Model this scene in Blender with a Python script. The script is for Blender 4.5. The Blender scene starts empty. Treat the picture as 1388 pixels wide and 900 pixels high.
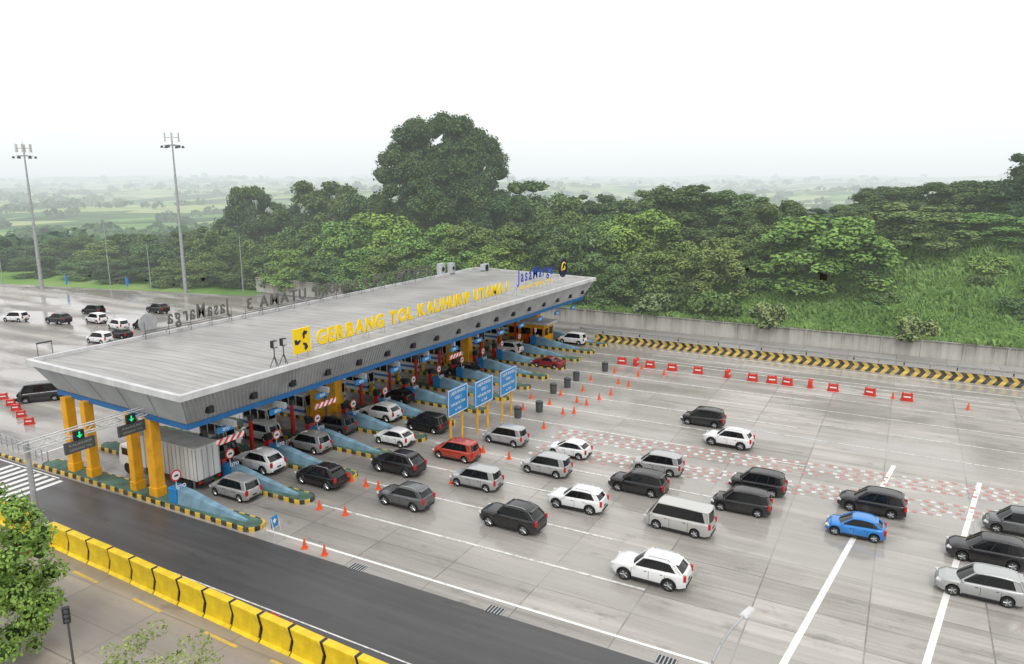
import bpy, bmesh, math, random
import numpy as np
from mathutils import Vector, Matrix, noise
R = math.radians
rnd = random.Random(7)
scene = bpy.context.scene
COL = scene.collection
# ------------------------------------------------------------------ camera
CH = 24.5; YAW = R(28.2); PT = math.atan(.212)
S, C = math.sin(PT), math.cos(PT); SY, CY = math.sin(YAW), math.cos(YAW)
cam = bpy.data.cameras.new('camera'); camo = bpy.data.objects.new('camera', cam); COL.objects.link(camo)
camo.location = (0, 0, CH); camo.rotation_euler = (math.pi/2-PT, 0, YAW)
cam.lens = 36*1000/1388; cam.sensor_width = 36; cam.clip_end = 20000; scene.camera = camo

def AR(A, Rr): return (-SY*A+CY*Rr, CY*A+SY*Rr)
def P(u, v, z=0.0):
    dx = (u-694)/1000; dy = (v-450)/1000
    t = (CH-z)/(S+dy*C)
    return AR((C-dy*S)*t, dx*t)
# ------------------------------------------------------------------ helpers
def link(o, parent=None):
    COL.objects.link(o)
    if parent: o.parent = parent
    return o
def tag(o, label=None, cat=None, group=None, kind=None):
    if label: o['label'] = label
    if cat: o['category'] = cat
    if group: o['group'] = group
    if kind: o['kind'] = kind
    return o
def empty(name, loc=(0, 0, 0), rz=0):
    o = bpy.data.objects.new(name, None); o.empty_display_size = .3
    o.location = loc; o.rotation_euler = (0, 0, rz); return link(o)
KIDS = {}
def kids(o): return KIDS.get(o.name, [])
def copy_tree(o, parent=None):
    c = o.copy(); COL.objects.link(c)
    if parent:
        c.parent = parent; KIDS.setdefault(parent.name, []).append(c)
    for ch in list(kids(o)): copy_tree(ch, c)
    return c
class MB:
    def __init__(s): s.v = []; s.f = []; s.m = []
    def add(s, vs, fs, mi=0):
        b = len(s.v); s.v += [tuple(p) for p in vs]
        for f in fs: s.f.append(tuple(i+b for i in f)); s.m.append(mi)
        return s
    def box(s, cx, cy, cz, sx, sy, sz, mi=0, rz=0, tx=1, ty=1):
        vs = []
        c_, s_ = math.cos(rz), math.sin(rz)
        for k in (-1, 1):
            ax = sx/2*(tx if k > 0 else 1); ay = sy/2*(ty if k > 0 else 1)
            for (i, j) in ((-1, -1), (1, -1), (1, 1), (-1, 1)):
                x, y = i*ax, j*ay
                vs.append((cx+x*c_-y*s_, cy+x*s_+y*c_, cz+k*sz/2))
        return s.add(vs, [(3, 2, 1, 0), (4, 5, 6, 7), (0, 1, 5, 4), (1, 2, 6, 5), (2, 3, 7, 6), (3, 0, 4, 7)], mi)
    def tube(s, p0, p1, r0, r1=None, n=8, mi=0, cap=True):
        if r1 is None: r1 = r0
        p0 = Vector(p0); p1 = Vector(p1); d = (p1-p0).normalized()
        a = d.orthogonal().normalized(); b = d.cross(a)
        vs = []
        for (p, r) in ((p0, r0), (p1, r1)):
            for i in range(n):
                t = 2*math.pi*i/n+math.pi/n
                vs.append(p+a*(r*math.cos(t))+b*(r*math.sin(t)))
        fs = [(i, (i+1) % n, n+(i+1) % n, n+i) for i in range(n)]
        if cap: fs += [tuple(range(n-1, -1, -1)), tuple(range(n, 2*n))]
        return s.add(vs, fs, mi)
    def path(s, pts, r, n=6, mi=0):
        for a, b in zip(pts[:-1], pts[1:]): s.tube(a, b, r, r, n, mi)
        return s
    def prism_y(s, poly, y0, y1, mi=0):
        n = len(poly); vs = [(x, y0, z) for x, z in poly]+[(x, y1, z) for x, z in poly]
        fs = [tuple(range(n)), tuple(range(2*n-1, n-1, -1))]+[(i, i+n, (i+1) % n+n, (i+1) % n) for i in range(n)]
        return s.add(vs, fs, mi)
    def prism_z(s, poly, z0, z1, mi=0, mtop=None):
        n = len(poly); vs = [(x, y, z0) for x, y in poly]+[(x, y, z1) for x, y in poly]
        s.add(vs, [tuple(range(n-1, -1, -1))]+[(i, (i+1) % n, (i+1) % n+n, i+n) for i in range(n)], mi)
        s.add([(x, y, z1) for x, y in poly], [tuple(range(n))], mi if mtop is None else mtop)
        return s
    def lathe(s, prof, n=16, c=(0, 0, 0), mi=0, axis='z'):
        vs = []
        for r, z in prof:
            for i in range(n):
                t = 2*math.pi*i/n
                if axis == 'z': vs.append((c[0]+r*math.cos(t), c[1]+r*math.sin(t), c[2]+z))
                elif axis == 'y': vs.append((c[0]+r*math.cos(t), c[1]+z, c[2]+r*math.sin(t)))
                else: vs.append((c[0]+z, c[1]+r*math.cos(t), c[2]+r*math.sin(t)))
        fs = []
        for k in range(len(prof)-1):
            for i in range(n):
                fs.append((k*n+i, k*n+(i+1) % n, (k+1)*n+(i+1) % n, (k+1)*n+i))
        fs.append(tuple(range(n))); fs.append(tuple((len(prof)-1)*n+i for i in range(n)))
        return s.add(vs, fs, mi)
    def build(s, name, mats, parent=None, smooth=False, angle=35, bevel=0, loc=None):
        me = bpy.data.meshes.new(name); me.from_pydata(s.v, [], s.f)
        if not isinstance(mats, (list, tuple)): mats = [mats]
        for m in mats: me.materials.append(m)
        me.polygons.foreach_set('material_index', s.m)
        bm = bmesh.new(); bm.from_mesh(me); bmesh.ops.recalc_face_normals(bm, faces=bm.faces); bm.to_mesh(me); bm.free()
        if smooth:
            me.polygons.foreach_set('use_smooth', [True]*len(me.polygons))
            me.set_sharp_from_angle(angle=R(angle))
        o = bpy.data.objects.new(name, me); link(o, parent)
        if parent: KIDS.setdefault(parent.name, []).append(o)
        if loc: o.location = loc
        if bevel:
            b = o.modifiers.new('b', 'BEVEL'); b.width = bevel; b.segments = 2; b.limit_method = 'ANGLE'
        return o
def struct(o): o['kind'] = 'structure'; return o
ORD = ['zeroth', 'first', 'second', 'third', 'fourth', 'fifth', 'sixth', 'seventh', 'eighth', 'ninth', 'tenth', 'eleventh', 'twelfth', 'thirteenth', 'fourteenth', 'fifteenth', 'sixteenth', 'seventeenth', 'eighteenth', 'nineteenth', 'twentieth']
def nth(i):
    if i <= 20: return ORD[i]
    return str(i)+({1: 'st', 2: 'nd', 3: 'rd'}.get(i % 10, 'th'))
def text_mesh(s, size, ext=.02, off=0.0, align='CENTER'):
    cu = bpy.data.curves.new('lettering', 'FONT'); cu.body = s; cu.size = size; cu.extrude = ext; cu.offset = off
    cu.align_x = align; cu.resolution_u = 3
    ob = bpy.data.objects.new('tmp', cu); COL.objects.link(ob)
    dg = bpy.context.evaluated_depsgraph_get()
    me = bpy.data.meshes.new_from_object(ob.evaluated_get(dg))
    bpy.data.objects.remove(ob); return me
FACE = {'+x': Matrix(((0, 0, 1), (1, 0, 0), (0, 1, 0))), '-x': Matrix(((0, 0, -1), (-1, 0, 0), (0, 1, 0)))}
def text(s, size, loc, face, m, parent=None, ext=.02, off=0.0, align='CENTER', name='lettering', sx=1.0, fit=None):
    me = text_mesh(s, size, ext, off, align)
    if fit:
        xs = [v.co.x for v in me.vertices]; w = max(xs)-min(xs); sx = fit/w
    M4 = FACE[face].to_4x4() @ Matrix.Diagonal((sx, 1, 1, 1))
    me.transform(M4); me.materials.clear(); me.materials.append(m)
    o = bpy.data.objects.new(name, me); link(o, parent); o.location = loc
    if parent: KIDS.setdefault(parent.name, []).append(o)
    return o
# ------------------------------------------------------------------ materials
class NT:
    def __init__(s, nt): s.nt = nt; s.n = nt.nodes; s.l = nt.links
    def node(s, t, ins=None, **kw):
        x = s.n.new(t)
        for k, v in kw.items(): setattr(x, k, v)
        for k, v in (ins or {}).items(): s.put(x.inputs[k], v)
        return x
    def put(s, sock, v):
        if isinstance(v, bpy.types.NodeSocket): s.l.new(v, sock)
        else: sock.default_value = v
    def math(s, op, a, b=0.0, clamp=False):
        x = s.node('ShaderNodeMath', {0: a, 1: b}, operation=op); x.use_clamp = clamp; return x.outputs[0]
    def mix(s, f, a, b, blend='MIX'):
        x = s.node('ShaderNodeMix', {0: f, 6: a, 7: b}, data_type='RGBA', blend_type=blend); return x.outputs[2]
    def noise(s, vec, scale, detail=4, rough=.55):
        x = s.node('ShaderNodeTexNoise', {'Vector': vec, 'Scale': scale, 'Detail': detail, 'Roughness': rough}); return x.outputs[0]
    def ramp(s, f, stops, interp='LINEAR'):
        x = s.node('ShaderNodeValToRGB', {0: f}); e = x.color_ramp.elements; x.color_ramp.interpolation = interp
        e[0].position, e[0].color = stops[0]; e[1].position, e[1].color = stops[-1]
        for p, c in stops[1:-1]:
            q = e.new(p); q.color = c
        return x.outputs[0]
    def scalev(s, vec, sc):
        x = s.node('ShaderNodeVectorMath', {0: vec, 1: sc}, operation='MULTIPLY'); return x.outputs[0]
    def mapr(s, f, a, b, c, d):
        return s.node('ShaderNodeMapRange', {0: f, 1: a, 2: b, 3: c, 4: d}).outputs[0]
def c4(c): return (c[0], c[1], c[2], 1)
def newmat(name):
    m = bpy.data.materials.new(name); m.use_nodes = True; m.node_tree.nodes.clear(); n = NT(m.node_tree)
    out = n.node('ShaderNodeOutputMaterial')
    try: m.cycles.emission_sampling = 'NONE'
    except Exception: pass
    return m, n, out
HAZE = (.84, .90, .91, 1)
def haze(n, sh, out, Lh=1500.0, off=70.0):  # paints distance haze into the material as a pale glow, stronger farther from origin
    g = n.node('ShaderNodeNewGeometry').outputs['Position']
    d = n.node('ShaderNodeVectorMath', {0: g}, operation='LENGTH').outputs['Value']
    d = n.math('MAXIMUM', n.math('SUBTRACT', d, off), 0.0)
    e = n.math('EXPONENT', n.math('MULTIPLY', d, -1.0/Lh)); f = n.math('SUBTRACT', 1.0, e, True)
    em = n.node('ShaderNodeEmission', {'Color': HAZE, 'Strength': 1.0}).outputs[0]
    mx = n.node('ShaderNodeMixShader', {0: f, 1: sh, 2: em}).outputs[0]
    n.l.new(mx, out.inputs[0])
def mat(name, col, rough=.5, metal=0.0, var=.18, scale=2.0, coat=0.0, bump=0.0, streak=False):
    m, n, out = newmat(name)
    tc = n.node('ShaderNodeTexCoord').outputs['Object']
    if streak: tc = n.scalev(tc, (1, 1, .15))
    f = n.noise(tc, scale, 5, .6)
    f2 = n.mapr(f, .3, .7, 1-var, 1+var*.5)
    cc = n.node('ShaderNodeCombineColor', {0: f2, 1: f2, 2: f2}).outputs[0]
    col2 = n.mix(1.0, c4(col), cc, 'MULTIPLY')
    b = n.node('ShaderNodeBsdfPrincipled', {'Base Color': col2, 'Metallic': metal, 'Coat Weight': coat, 'Coat Roughness': .06})
    n.put(b.inputs['Roughness'], n.mapr(f, .3, .7, max(rough-.08, .02), min(rough+.1, 1)))
    if bump:
        bp = n.node('ShaderNodeBump', {'Height': n.noise(tc, scale*12, 3), 'Strength': bump, 'Distance': .02}).outputs[0]
        n.put(b.inputs['Normal'], bp)
    n.l.new(b.outputs[0], out.inputs[0]); return m
def paint(name, col, metal=.25, rough=.28, coat=.8):
    m, n, out = newmat(name)
    tc = n.node('ShaderNodeTexCoord').outputs['Object']
    f = n.noise(tc, 2.5, 4, .6)
    z = n.node('ShaderNodeSeparateXYZ', {0: tc}).outputs[2]
    dirt = n.mapr(z, .2, .75, .5, 0.0)
    dirt = n.math('MULTIPLY', dirt, f, True)
    col2 = n.mix(dirt, c4(col), (.12, .11, .10, 1))
    b = n.node('ShaderNodeBsdfPrincipled', {'Base Color': col2, 'Metallic': metal, 'Coat Weight': coat, 'Coat Roughness': .05,
        'Roughness': n.math('ADD', n.math('MULTIPLY', dirt, .5), rough)})
    n.l.new(b.outputs[0], out.inputs[0]); return m
def flat(name, col, rough=.5, emis=0):
    m, n, out = newmat(name)
    tc = n.node('ShaderNodeTexCoord').outputs['Object']
    c = n.mix(n.noise(tc, 5, 2), c4([x*.85 for x in col]), c4([min(1, x*1.1) for x in col]))
    b = n.node('ShaderNodeBsdfPrincipled', {'Base Color': c, 'Roughness': rough})
    if emis: b.inputs['Emission Color'].default_value = c4(col); b.inputs['Emission Strength'].default_value = emis
    n.l.new(b.outputs[0], out.inputs[0]); return m
M = {}
M['yellow'] = mat('yellow_paint', (.78, .38, .015), .5, var=.25, scale=.8, bump=.2)
M['ybar'] = mat('yellow_barrier_paint', (.82, .58, .012), .45, var=.3, scale=1.1)
M['black'] = mat('black_plastic', (.018, .018, .02), .5)
M['dark'] = mat('dark_grey_metal', (.07, .075, .08), .5)
M['white'] = mat('white_paint', (.58, .59, .59), .5, var=.25, scale=.7, streak=True)
M['offwhite'] = mat('weathered_white', (.58, .59, .58), .6, var=.3, scale=.8, streak=True)
M['steel'] = mat('galvanised_steel', (.42, .44, .45), .45, .4)
M['grey'] = mat('grey_cladding', (.42, .45, .47), .7, .0, var=.22, scale=.5, streak=True)
M['cladding'] = mat('slatted_cladding', (.31, .32, .33), .6, .0, var=.25, scale=.4)
M['slat'] = mat('slat_metal', (.48, .49, .50), .55, .0, var=.35, scale=.35)
M['blue'] = mat('blue_sign_paint', (.015, .14, .38), .5)
M['bluelight'] = mat('pale_blue_paint', (.19, .33, .43), .85, var=.35, scale=1.2)
M['skyblue'] = mat('sky_blue_sign', (.02, .22, .52), .4)
M['bluetext'] = flat('blue_letter', (.012, .06, .48), .4)
M['ytext'] = flat('yellow_letter', (.9, .62, .0), .4)
M['wtext'] = flat('white_letter', (.75, .75, .75), .5)
M['dimtext'] = flat('dim_letter', (.30, .32, .26), .5)
M['gtext'] = flat('grey_letter', (.12, .12, .11), .6)
M['red'] = mat('red_plastic', (.58, .035, .02), .4, var=.25)
M['orange'] = mat('orange_plastic', (.75, .09, .02), .45)
M['conc'] = mat('concrete', (.36, .35, .33), .8, var=.35, scale=.6, bump=.3)
M['glass'] = mat('dark_glass', (.010, .012, .014), .07, var=.1)
M['tyre'] = mat('tyre_rubber', (.015, .015, .015), .8)
M['rim'] = mat('alloy_rim', (.45, .46, .47), .35, .8)
M['tail'] = flat('tail_light_red', (.45, .01, .01), .2)
M['head'] = flat('headlight_clear', (.6, .62, .62), .15)
M['plate'] = flat('plate', (.05, .05, .05), .5)
M['green'] = flat('green_led', (.0, .75, .25), .4, .8)
M['kerbgreen'] = mat('island_green_paint', (.09, .17, .13), .85, var=.6, scale=.7)
M['bark'] = mat('bark', (.09, .07, .05), .9, bump=.5)
M['booth'] = mat('booth_panel', (.55, .57, .58), .4)
M['roomdark'] = mat('soffit_paint', (.32, .34, .36), .7)
def stripes(name, a, b, period, mode='x', slope=0.0, zc=0.0, rough=.6):
    m, n, out = newmat(name)
    g = n.node('ShaderNodeNewGeometry').outputs['Position']
    sp = n.node('ShaderNodeSeparateXYZ', {0: g})
    s = sp.outputs[0]
    if mode == 'y': s = sp.outputs[1]
    if mode == 'xy': s = n.math('ADD', sp.outputs[0], sp.outputs[1])
    if slope:
        d = n.math('ABSOLUTE', n.math('SUBTRACT', sp.outputs[2], zc))
        s = n.math('SUBTRACT', s, n.math('MULTIPLY', d, slope))
    f = n.math('FRACT', n.math('ADD', n.math('DIVIDE', s, period), 500.0))
    f = n.math('GREATER_THAN', f, .5)
    nz = n.noise(g, 1.5, 5, .65)
    col = n.mix(f, c4(a), c4(b))
    dirt = n.mapr(nz, .42, .72, 0.0, .7)
    col = n.mix(dirt, col, (.14, .13, .12, 1))
    bb = n.node('ShaderNodeBsdfPrincipled', {'Base Color': col, 'Roughness': rough}); n.l.new(bb.outputs[0], out.inputs[0]); return m
YEL = (.70, .46, .03); BLK = (.025, .025, .025)
M['kerb'] = stripes('kerb_yellow_black', YEL, BLK, 1.1, 'xy')
M['chev'] = stripes('chevron_yellow_black', (.62, .43, .07), BLK, 1.15, 'x', slope=-.9, zc=.62)
M['rw'] = stripes('red_white_stripes', (.65, .04, .03), (.75, .75, .75), .6, 'y', slope=.9, zc=-5)
M['rwx'] = stripes('red_white_band', (.65, .04, .03), (.75, .75, .75), .5, 'x')
def plaza_mat(name, lo, hi, wet=.55, joints=True, asphalt=False, dark=(.07, .068, .065)):
    m, n, out = newmat(name)
    g = n.node('ShaderNodeNewGeometry').outputs['Position']
    sp = n.node('ShaderNodeSeparateXYZ', {0: g}); X, Y = sp.outputs[0], sp.outputs[1]
    big = n.noise(g, .05, 4, .6); st = n.noise(n.scalev(g, (.045, .9, 1)), 1.0, 5, .65); fine = n.noise(g, 5.0, 4, .7)
    st2 = n.noise(n.scalev(g, (.12, 2.6, 1)), 1.0, 4, .6)
    a = n.math('ADD', n.math('MULTIPLY', big, .38), n.math('MULTIPLY', st, .35))
    a = n.math('ADD', a, n.math('MULTIPLY', st2, .19)); a = n.math('ADD', a, n.math('MULTIPLY', fine, .08))
    f = n.mapr(a, .40, .60, 0.0, 1.0)
    col = n.mix(f, c4(lo), c4(hi))
    if joints:
        sx = n.math('FLOOR', n.math('DIVIDE', X, 6.0)); sy_ = n.math('FLOOR', n.math('DIVIDE', n.math('ADD', Y, -34.1), 2.53))
        cb = n.node('ShaderNodeCombineXYZ', {0: sx, 1: sy_, 2: 0.0}).outputs[0]
        wnz = n.node('ShaderNodeTexWhiteNoise', {0: cb}, noise_dimensions='3D').outputs[0]
        sl2 = n.mapr(wnz, 0.0, 1.0, .84, 1.08)
        col = n.mix(1.0, col, n.node('ShaderNodeCombineColor', {0: sl2, 1: sl2, 2: sl2}).outputs[0], 'MULTIPLY')
        def line(v, per, w_, off=0.0):
            q = n.math('FRACT', n.math('ADD', n.math('DIVIDE', n.math('ADD', v, off), per), 100.0))
            return n.math('LESS_THAN', q, w_/per)
        j = n.math('MAXIMUM', line(X, 6.0, .09), line(Y, 2.53, .08, -34.1))
        j = n.math('MULTIPLY', j, n.mapr(st2, .3, .7, .25, .8))
        col = n.mix(j, col, c4(dark))
        ln = n.math('FRACT', n.math('DIVIDE', n.math('ADD', Y, -34.1+506.0), 5.06))
        ln = n.math('SINE', n.math('MULTIPLY', ln, math.pi))
        nearg = n.mapr(X, -42.0, -10.0, .75, .05)
        d = n.math('MULTIPLY', n.math('MULTIPLY', ln, nearg), n.math('ADD', st, .25), True)
        col = n.mix(d, col, c4(dark))
    sp_ = n.noise(n.scalev(g, (.35, .8, 1)), 1.0, 4, .7)
    col = n.mix(n.mapr(sp_, .58, .70, 0.0, .5), col, c4(dark))
    wn = n.noise(n.scalev(g, (.045, .13, 1)), 1.0, 5, .6)
    wf = n.mapr(wn, .44, .56, 0.0, wet)
    col = n.mix(wf, col, c4([x*.60 for x in hi]))
    rg = n.math('SUBTRACT', .50, n.math('MULTIPLY', wf, .60 if not asphalt else .4))
    bp = n.node('ShaderNodeBump', {'Height': fine, 'Strength': .2, 'Distance': .02}).outputs[0]
    b = n.node('ShaderNodeBsdfPrincipled', {'Base Color': col, 'Roughness': rg, 'Normal': bp})
    n.l.new(b.outputs[0], out.inputs[0]); return m
M['plaza'] = plaza_mat('plaza_concrete', (.25, .235, .21), (.53, .50, .46), .72)
M['asphalt'] = plaza_mat('asphalt', (.045, .045, .047), (.085, .085, .087), .3, False, True, dark=(.03, .03, .03))
M['pave'] = plaza_mat('south_concrete', (.28, .235, .195), (.46, .40, .34), .35, True)
M['road2'] = plaza_mat('service_road', (.26, .25, .235), (.45, .43, .41), .4, True)
def mark_mat(name, col, cov=.35):
    m, n, out = newmat(name)
    g = n.node('ShaderNodeNewGeometry').outputs['Position']
    nz = n.noise(g, 2.2, 6, .75)
    f = n.mapr(nz, cov, cov+.18, 0.0, 1.0)
    b = n.node('ShaderNodeBsdfPrincipled', {'Base Color': n.mix(f, (.31, .30, .28, 1), c4(col)), 'Roughness': .5}); n.l.new(b.outputs[0], out.inputs[0]); return m
M['mwhite'] = mark_mat('marking_white', (.76, .76, .74), .28)
M['mfaint'] = mark_mat('marking_faint', (.68, .68, .66), .36)
M['myellow'] = mark_mat('marking_yellow', (.65, .42, .05), .35)
M['mpink'] = mark_mat('marking_red', (.50, .22, .19), .34)
M['mpale'] = mark_mat('marking_pale', (.64, .62, .60), .34)
def roof_mat():
    m, n, out = newmat('corrugated_roof')
    g = n.node('ShaderNodeNewGeometry').outputs['Position']
    sp = n.node('ShaderNodeSeparateXYZ', {0: g})
    w_ = n.math('FRACT', n.math('DIVIDE', n.math('ADD', sp.outputs[1], 100.0), .75))
    rib = n.math('LESS_THAN', w_, .14)
    st = n.noise(n.scalev(g, (.15, 1.6, 1)), 1.0, 5, .65)
    bg = n.noise(g, .12, 4)
    a = n.math('ADD', n.math('MULTIPLY', st, .6), n.math('MULTIPLY', bg, .4))
    col = n.ramp(a, [(.35, (.22, .215, .205, 1)), (.62, (.40, .395, .375, 1))])
    col = n.mix(n.math('MULTIPLY', rib, .5), col, (.12, .12, .12, 1))
    bp = n.node('ShaderNodeBump', {'Height': w_, 'Strength': .5, 'Distance': .04}).outputs[0]
    b = n.node('ShaderNodeBsdfPrincipled', {'Base Color': col, 'Roughness': .45, 'Metallic': .1, 'Normal': bp}); n.l.new(b.outputs[0], out.inputs[0]); return m
M['roof'] = roof_mat()
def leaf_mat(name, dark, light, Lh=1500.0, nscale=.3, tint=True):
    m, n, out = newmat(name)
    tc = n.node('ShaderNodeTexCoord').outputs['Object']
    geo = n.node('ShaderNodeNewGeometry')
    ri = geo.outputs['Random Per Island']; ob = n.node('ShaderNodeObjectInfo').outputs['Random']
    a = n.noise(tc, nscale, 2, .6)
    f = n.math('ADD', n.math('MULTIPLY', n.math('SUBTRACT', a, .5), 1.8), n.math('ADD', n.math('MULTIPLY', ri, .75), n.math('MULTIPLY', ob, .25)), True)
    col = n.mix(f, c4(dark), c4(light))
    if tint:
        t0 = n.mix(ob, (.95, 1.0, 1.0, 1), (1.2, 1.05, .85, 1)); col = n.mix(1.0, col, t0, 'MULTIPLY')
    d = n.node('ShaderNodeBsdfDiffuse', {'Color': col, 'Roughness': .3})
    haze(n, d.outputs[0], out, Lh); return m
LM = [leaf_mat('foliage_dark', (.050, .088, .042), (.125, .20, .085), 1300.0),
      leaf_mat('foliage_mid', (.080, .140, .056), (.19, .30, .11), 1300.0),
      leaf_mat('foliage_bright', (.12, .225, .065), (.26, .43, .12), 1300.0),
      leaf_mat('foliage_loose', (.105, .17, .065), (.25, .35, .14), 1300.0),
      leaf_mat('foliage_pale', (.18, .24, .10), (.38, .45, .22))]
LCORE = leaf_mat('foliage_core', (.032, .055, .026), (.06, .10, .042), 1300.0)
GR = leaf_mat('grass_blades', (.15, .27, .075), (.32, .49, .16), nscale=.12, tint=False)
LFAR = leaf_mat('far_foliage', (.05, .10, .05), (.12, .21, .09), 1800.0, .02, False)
def land_mat(name, near=False):
    m, n, out = newmat(name)
    g = n.node('ShaderNodeNewGeometry').outputs['Position']
    if near:
        a = n.noise(g, .12, 5, .65)
        col = n.ramp(a, [(.35, (.07, .12, .035, 1)), (.5, (.14, .24, .06, 1)), (.68, (.23, .35, .11, 1))])
    else:
        v = n.node('ShaderNodeTexVoronoi', {'Vector': n.scalev(g, (1, .55, 0)), 'Scale': .013}, feature='F1').outputs['Color']
        s = n.node('ShaderNodeSeparateColor', {0: v}).outputs[0]
        a = n.math('ADD', n.math('MULTIPLY', s, .45), n.math('MULTIPLY', n.noise(g, .012, 5, .7), .55))
        col = n.ramp(a, [(.28, (.035, .075, .03, 1)), (.44, (.07, .15, .045, 1)), (.58, (.16, .28, .08, 1)), (.75, (.32, .36, .16, 1))])
    b = n.node('ShaderNodeBsdfDiffuse', {'Color': col, 'Roughness': .5}).outputs[0]
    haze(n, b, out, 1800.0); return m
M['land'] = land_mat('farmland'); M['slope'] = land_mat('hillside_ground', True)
# ------------------------------------------------------------------ world + sun
w = bpy.data.worlds.new('World'); scene.world = w; w.use_nodes = True
n = NT(w.node_tree); w.node_tree.nodes.clear()
wo = n.node('ShaderNodeOutputWorld')
sky = n.node('ShaderNodeTexSky', sky_type='NISHITA'); sky.sun_disc = False
SE, SR = R(52), R(150)
sky.sun_elevation = SE; sky.sun_rotation = SR; sky.dust_density = 4; sky.air_density = 1.2
b1 = n.node('ShaderNodeBackground', {'Color': sky.outputs[0], 'Strength': .1}).outputs[0]
tc = n.node('ShaderNodeTexCoord').outputs['Generated']
z = n.node('ShaderNodeSeparateXYZ', {0: tc}).outputs[2]
nz = n.noise(n.scalev(tc, (1, 1, 2.5)), 2.0, 5, .55)
f = n.math('ADD', n.mapr(z, .0, .16, 0.0, 1.0), n.math('MULTIPLY', n.math('SUBTRACT', nz, .5), .25), True)
cl = n.mix(f, (.93, .985, .99, 1), (1.34, 1.34, 1.34, 1))
b2 = n.node('ShaderNodeBackground', {'Color': cl, 'Strength': 1.0}).outputs[0]
n.l.new(n.node('ShaderNodeMixShader', {0: .93, 1: b1, 2: b2}).outputs[0], wo.inputs[0])
sl = bpy.data.lights.new('sun', 'SUN'); sl.energy = 1.1; sl.angle = R(14); sl.color = (1, .97, .93)
so = bpy.data.objects.new('sun', sl); COL.objects.link(so)
d = Vector((math.sin(SR)*math.cos(SE), math.cos(SR)*math.cos(SE), math.sin(SE)))
so.rotation_euler = d.to_track_quat('Z', 'Y').to_euler(); so.location = d*200
scene.view_settings.view_transform = 'Standard'; scene.view_settings.look = 'None'; scene.view_settings.exposure = 0
# ------------------------------------------------------------------ ground
def sm(a, b, x):
    t = max(0, min(1, (x-a)/(b-a))); return t*t*(3-2*t)
def slope_z(x, y):
    k = sm(-115, -5, x); k2 = sm(-140, -60, x)
    z = 1.9*k2 + 10.9*k*sm(115, 158, y)*1.0 + 2.0*k2*sm(115, 150, y)
    z -= (z+6)*sm(185, 240, y)
    z += noise.noise(Vector((x*.07, y*.07, 3)))*1.4*sm(116, 126, y)
    return z
def land_z(x, y):
    dx = max(-190-x, x-260, 0); dy = max(y-106, -220-y, 0); D = math.hypot(dx, dy)
    if D <= 0: return -.35
    z = -.1-15*sm(50, 260, D)
    a = sm(250, 1500, D)
    z += a*(noise.fractal(Vector((x*.0016, y*.0016, 1)), 1, 2, 4)*24)
    z += sm(1500, 5000, D)*(22+18*noise.noise(Vector((x*.0006, y*.0006, 5))))
    return z
vs = []; fs = []; NA = 480; rr = [4*(9000/4)**(i/130) for i in range(131)]
vs.append((0, 0, -.35))
for r_ in rr:
    for i in range(NA):
        t = 2*math.pi*i/NA; x, y = r_*math.cos(t), r_*math.sin(t); vs.append((x, y, land_z(x, y)))
for i in range(NA): fs.append((0, 1+i, 1+(i+1) % NA))
for k in range(130):
    for i in range(NA):
        a = 1+k*NA+i; b = 1+k*NA+(i+1) % NA; fs.append((a, b, b+NA, a+NA))
o = MB().add(vs, fs).build('ground', M['land'], smooth=True, angle=180); struct(o)
vs = []; fs = []; xs = np.arange(-190, 231, 2.5); ys = np.concatenate([[114.25], np.arange(115.5, 245, 2.5)])
for y in ys:
    for x in xs: vs.append((x, y, slope_z(x, y)))
nx = len(xs)
for j in range(len(ys)-1):
    for i in range(nx-1): fs.append((j*nx+i, j*nx+i+1, (j+1)*nx+i+1, (j+1)*nx+i))
struct(MB().add(vs, fs).build('hillside', M['slope'], smooth=True, angle=180))
def sheet(name, pts, m, z=0.0): return struct(MB().add([(x, y, z) for x, y in pts], [tuple(range(len(pts)))]).build(name, m))
def rect(x0, x1, y0, y1): return [(x0, y0), (x1, y0), (x1, y1), (x0, y1)]
sheet('plaza', [(-190, 33), (230, 33), (230, 104), (-120, 108), (-190, 92)], M['plaza'])
sheet('asphalt_road', rect(-190, 230, 26, 33), M['asphalt'])
sheet('pavement', rect(-190, 230, -120, 26), M['pave'])
sheet('service_road', [(-120, 108), (230, 104), (230, 114.3), (-120, 114.3)], M['road2'])
mk = MB()
def mline(x0, y0, x1, y1, w_, mb, z=.008):
    d = Vector((x1-x0, y1-y0)).normalized()*w_/2; nx_, ny_ = -d.y, d.x
    mb.add([(x0-nx_, y0-ny_, z), (x1-nx_, y1-ny_, z), (x1+nx_, y1+ny_, z), (x0+nx_, y0+ny_, z)], [(0, 1, 2, 3)])
mline(-38, 34.2, 40, 34.35, .2, mk)
mline(.75, 68.4, -3.6, 35.8, .36, mk); mline(7.0, 67.6, 2.6, 37.5, .36, mk)
mline(-190, 27.8, -44, 27.3, .14, mk)
mline(-60, 32.7, -100, 32.8, .14, mk)
mline(-67, 35, -67, 39, .25, mk)
struct(mk.build('lane_marking', M['mwhite']))
mk = MB()
for k, x1 in zip(range(1, 13), (-12, -16, -20, -10, -14, -6, -12, -8, -14, -8, 0, 10)):
    mline(-37.4, 34.1+5.06*k, x1, 34.1+5.06*k+.25, .2, mk)
for yy in (93.5, 97.5, 100.6): mline(-30, yy, 60, yy, .2, mk)
for yy in (82, 87, 72, 77): mline(-12, yy, 60, yy, .15, mk)
mline(-44, 27.3, -10, 26.9, .1, mk)
struct(mk.build('faint_lane_marking', M['mfaint']))
mk = MB()
for (u, v) in ((120, 780), (203, 818), (303, 864), (395, 903)):
    x0, y0 = P(u, v); mline(x0-1.3, y0-.15, x0+1.3, y0-.25, .22, mk)
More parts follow.
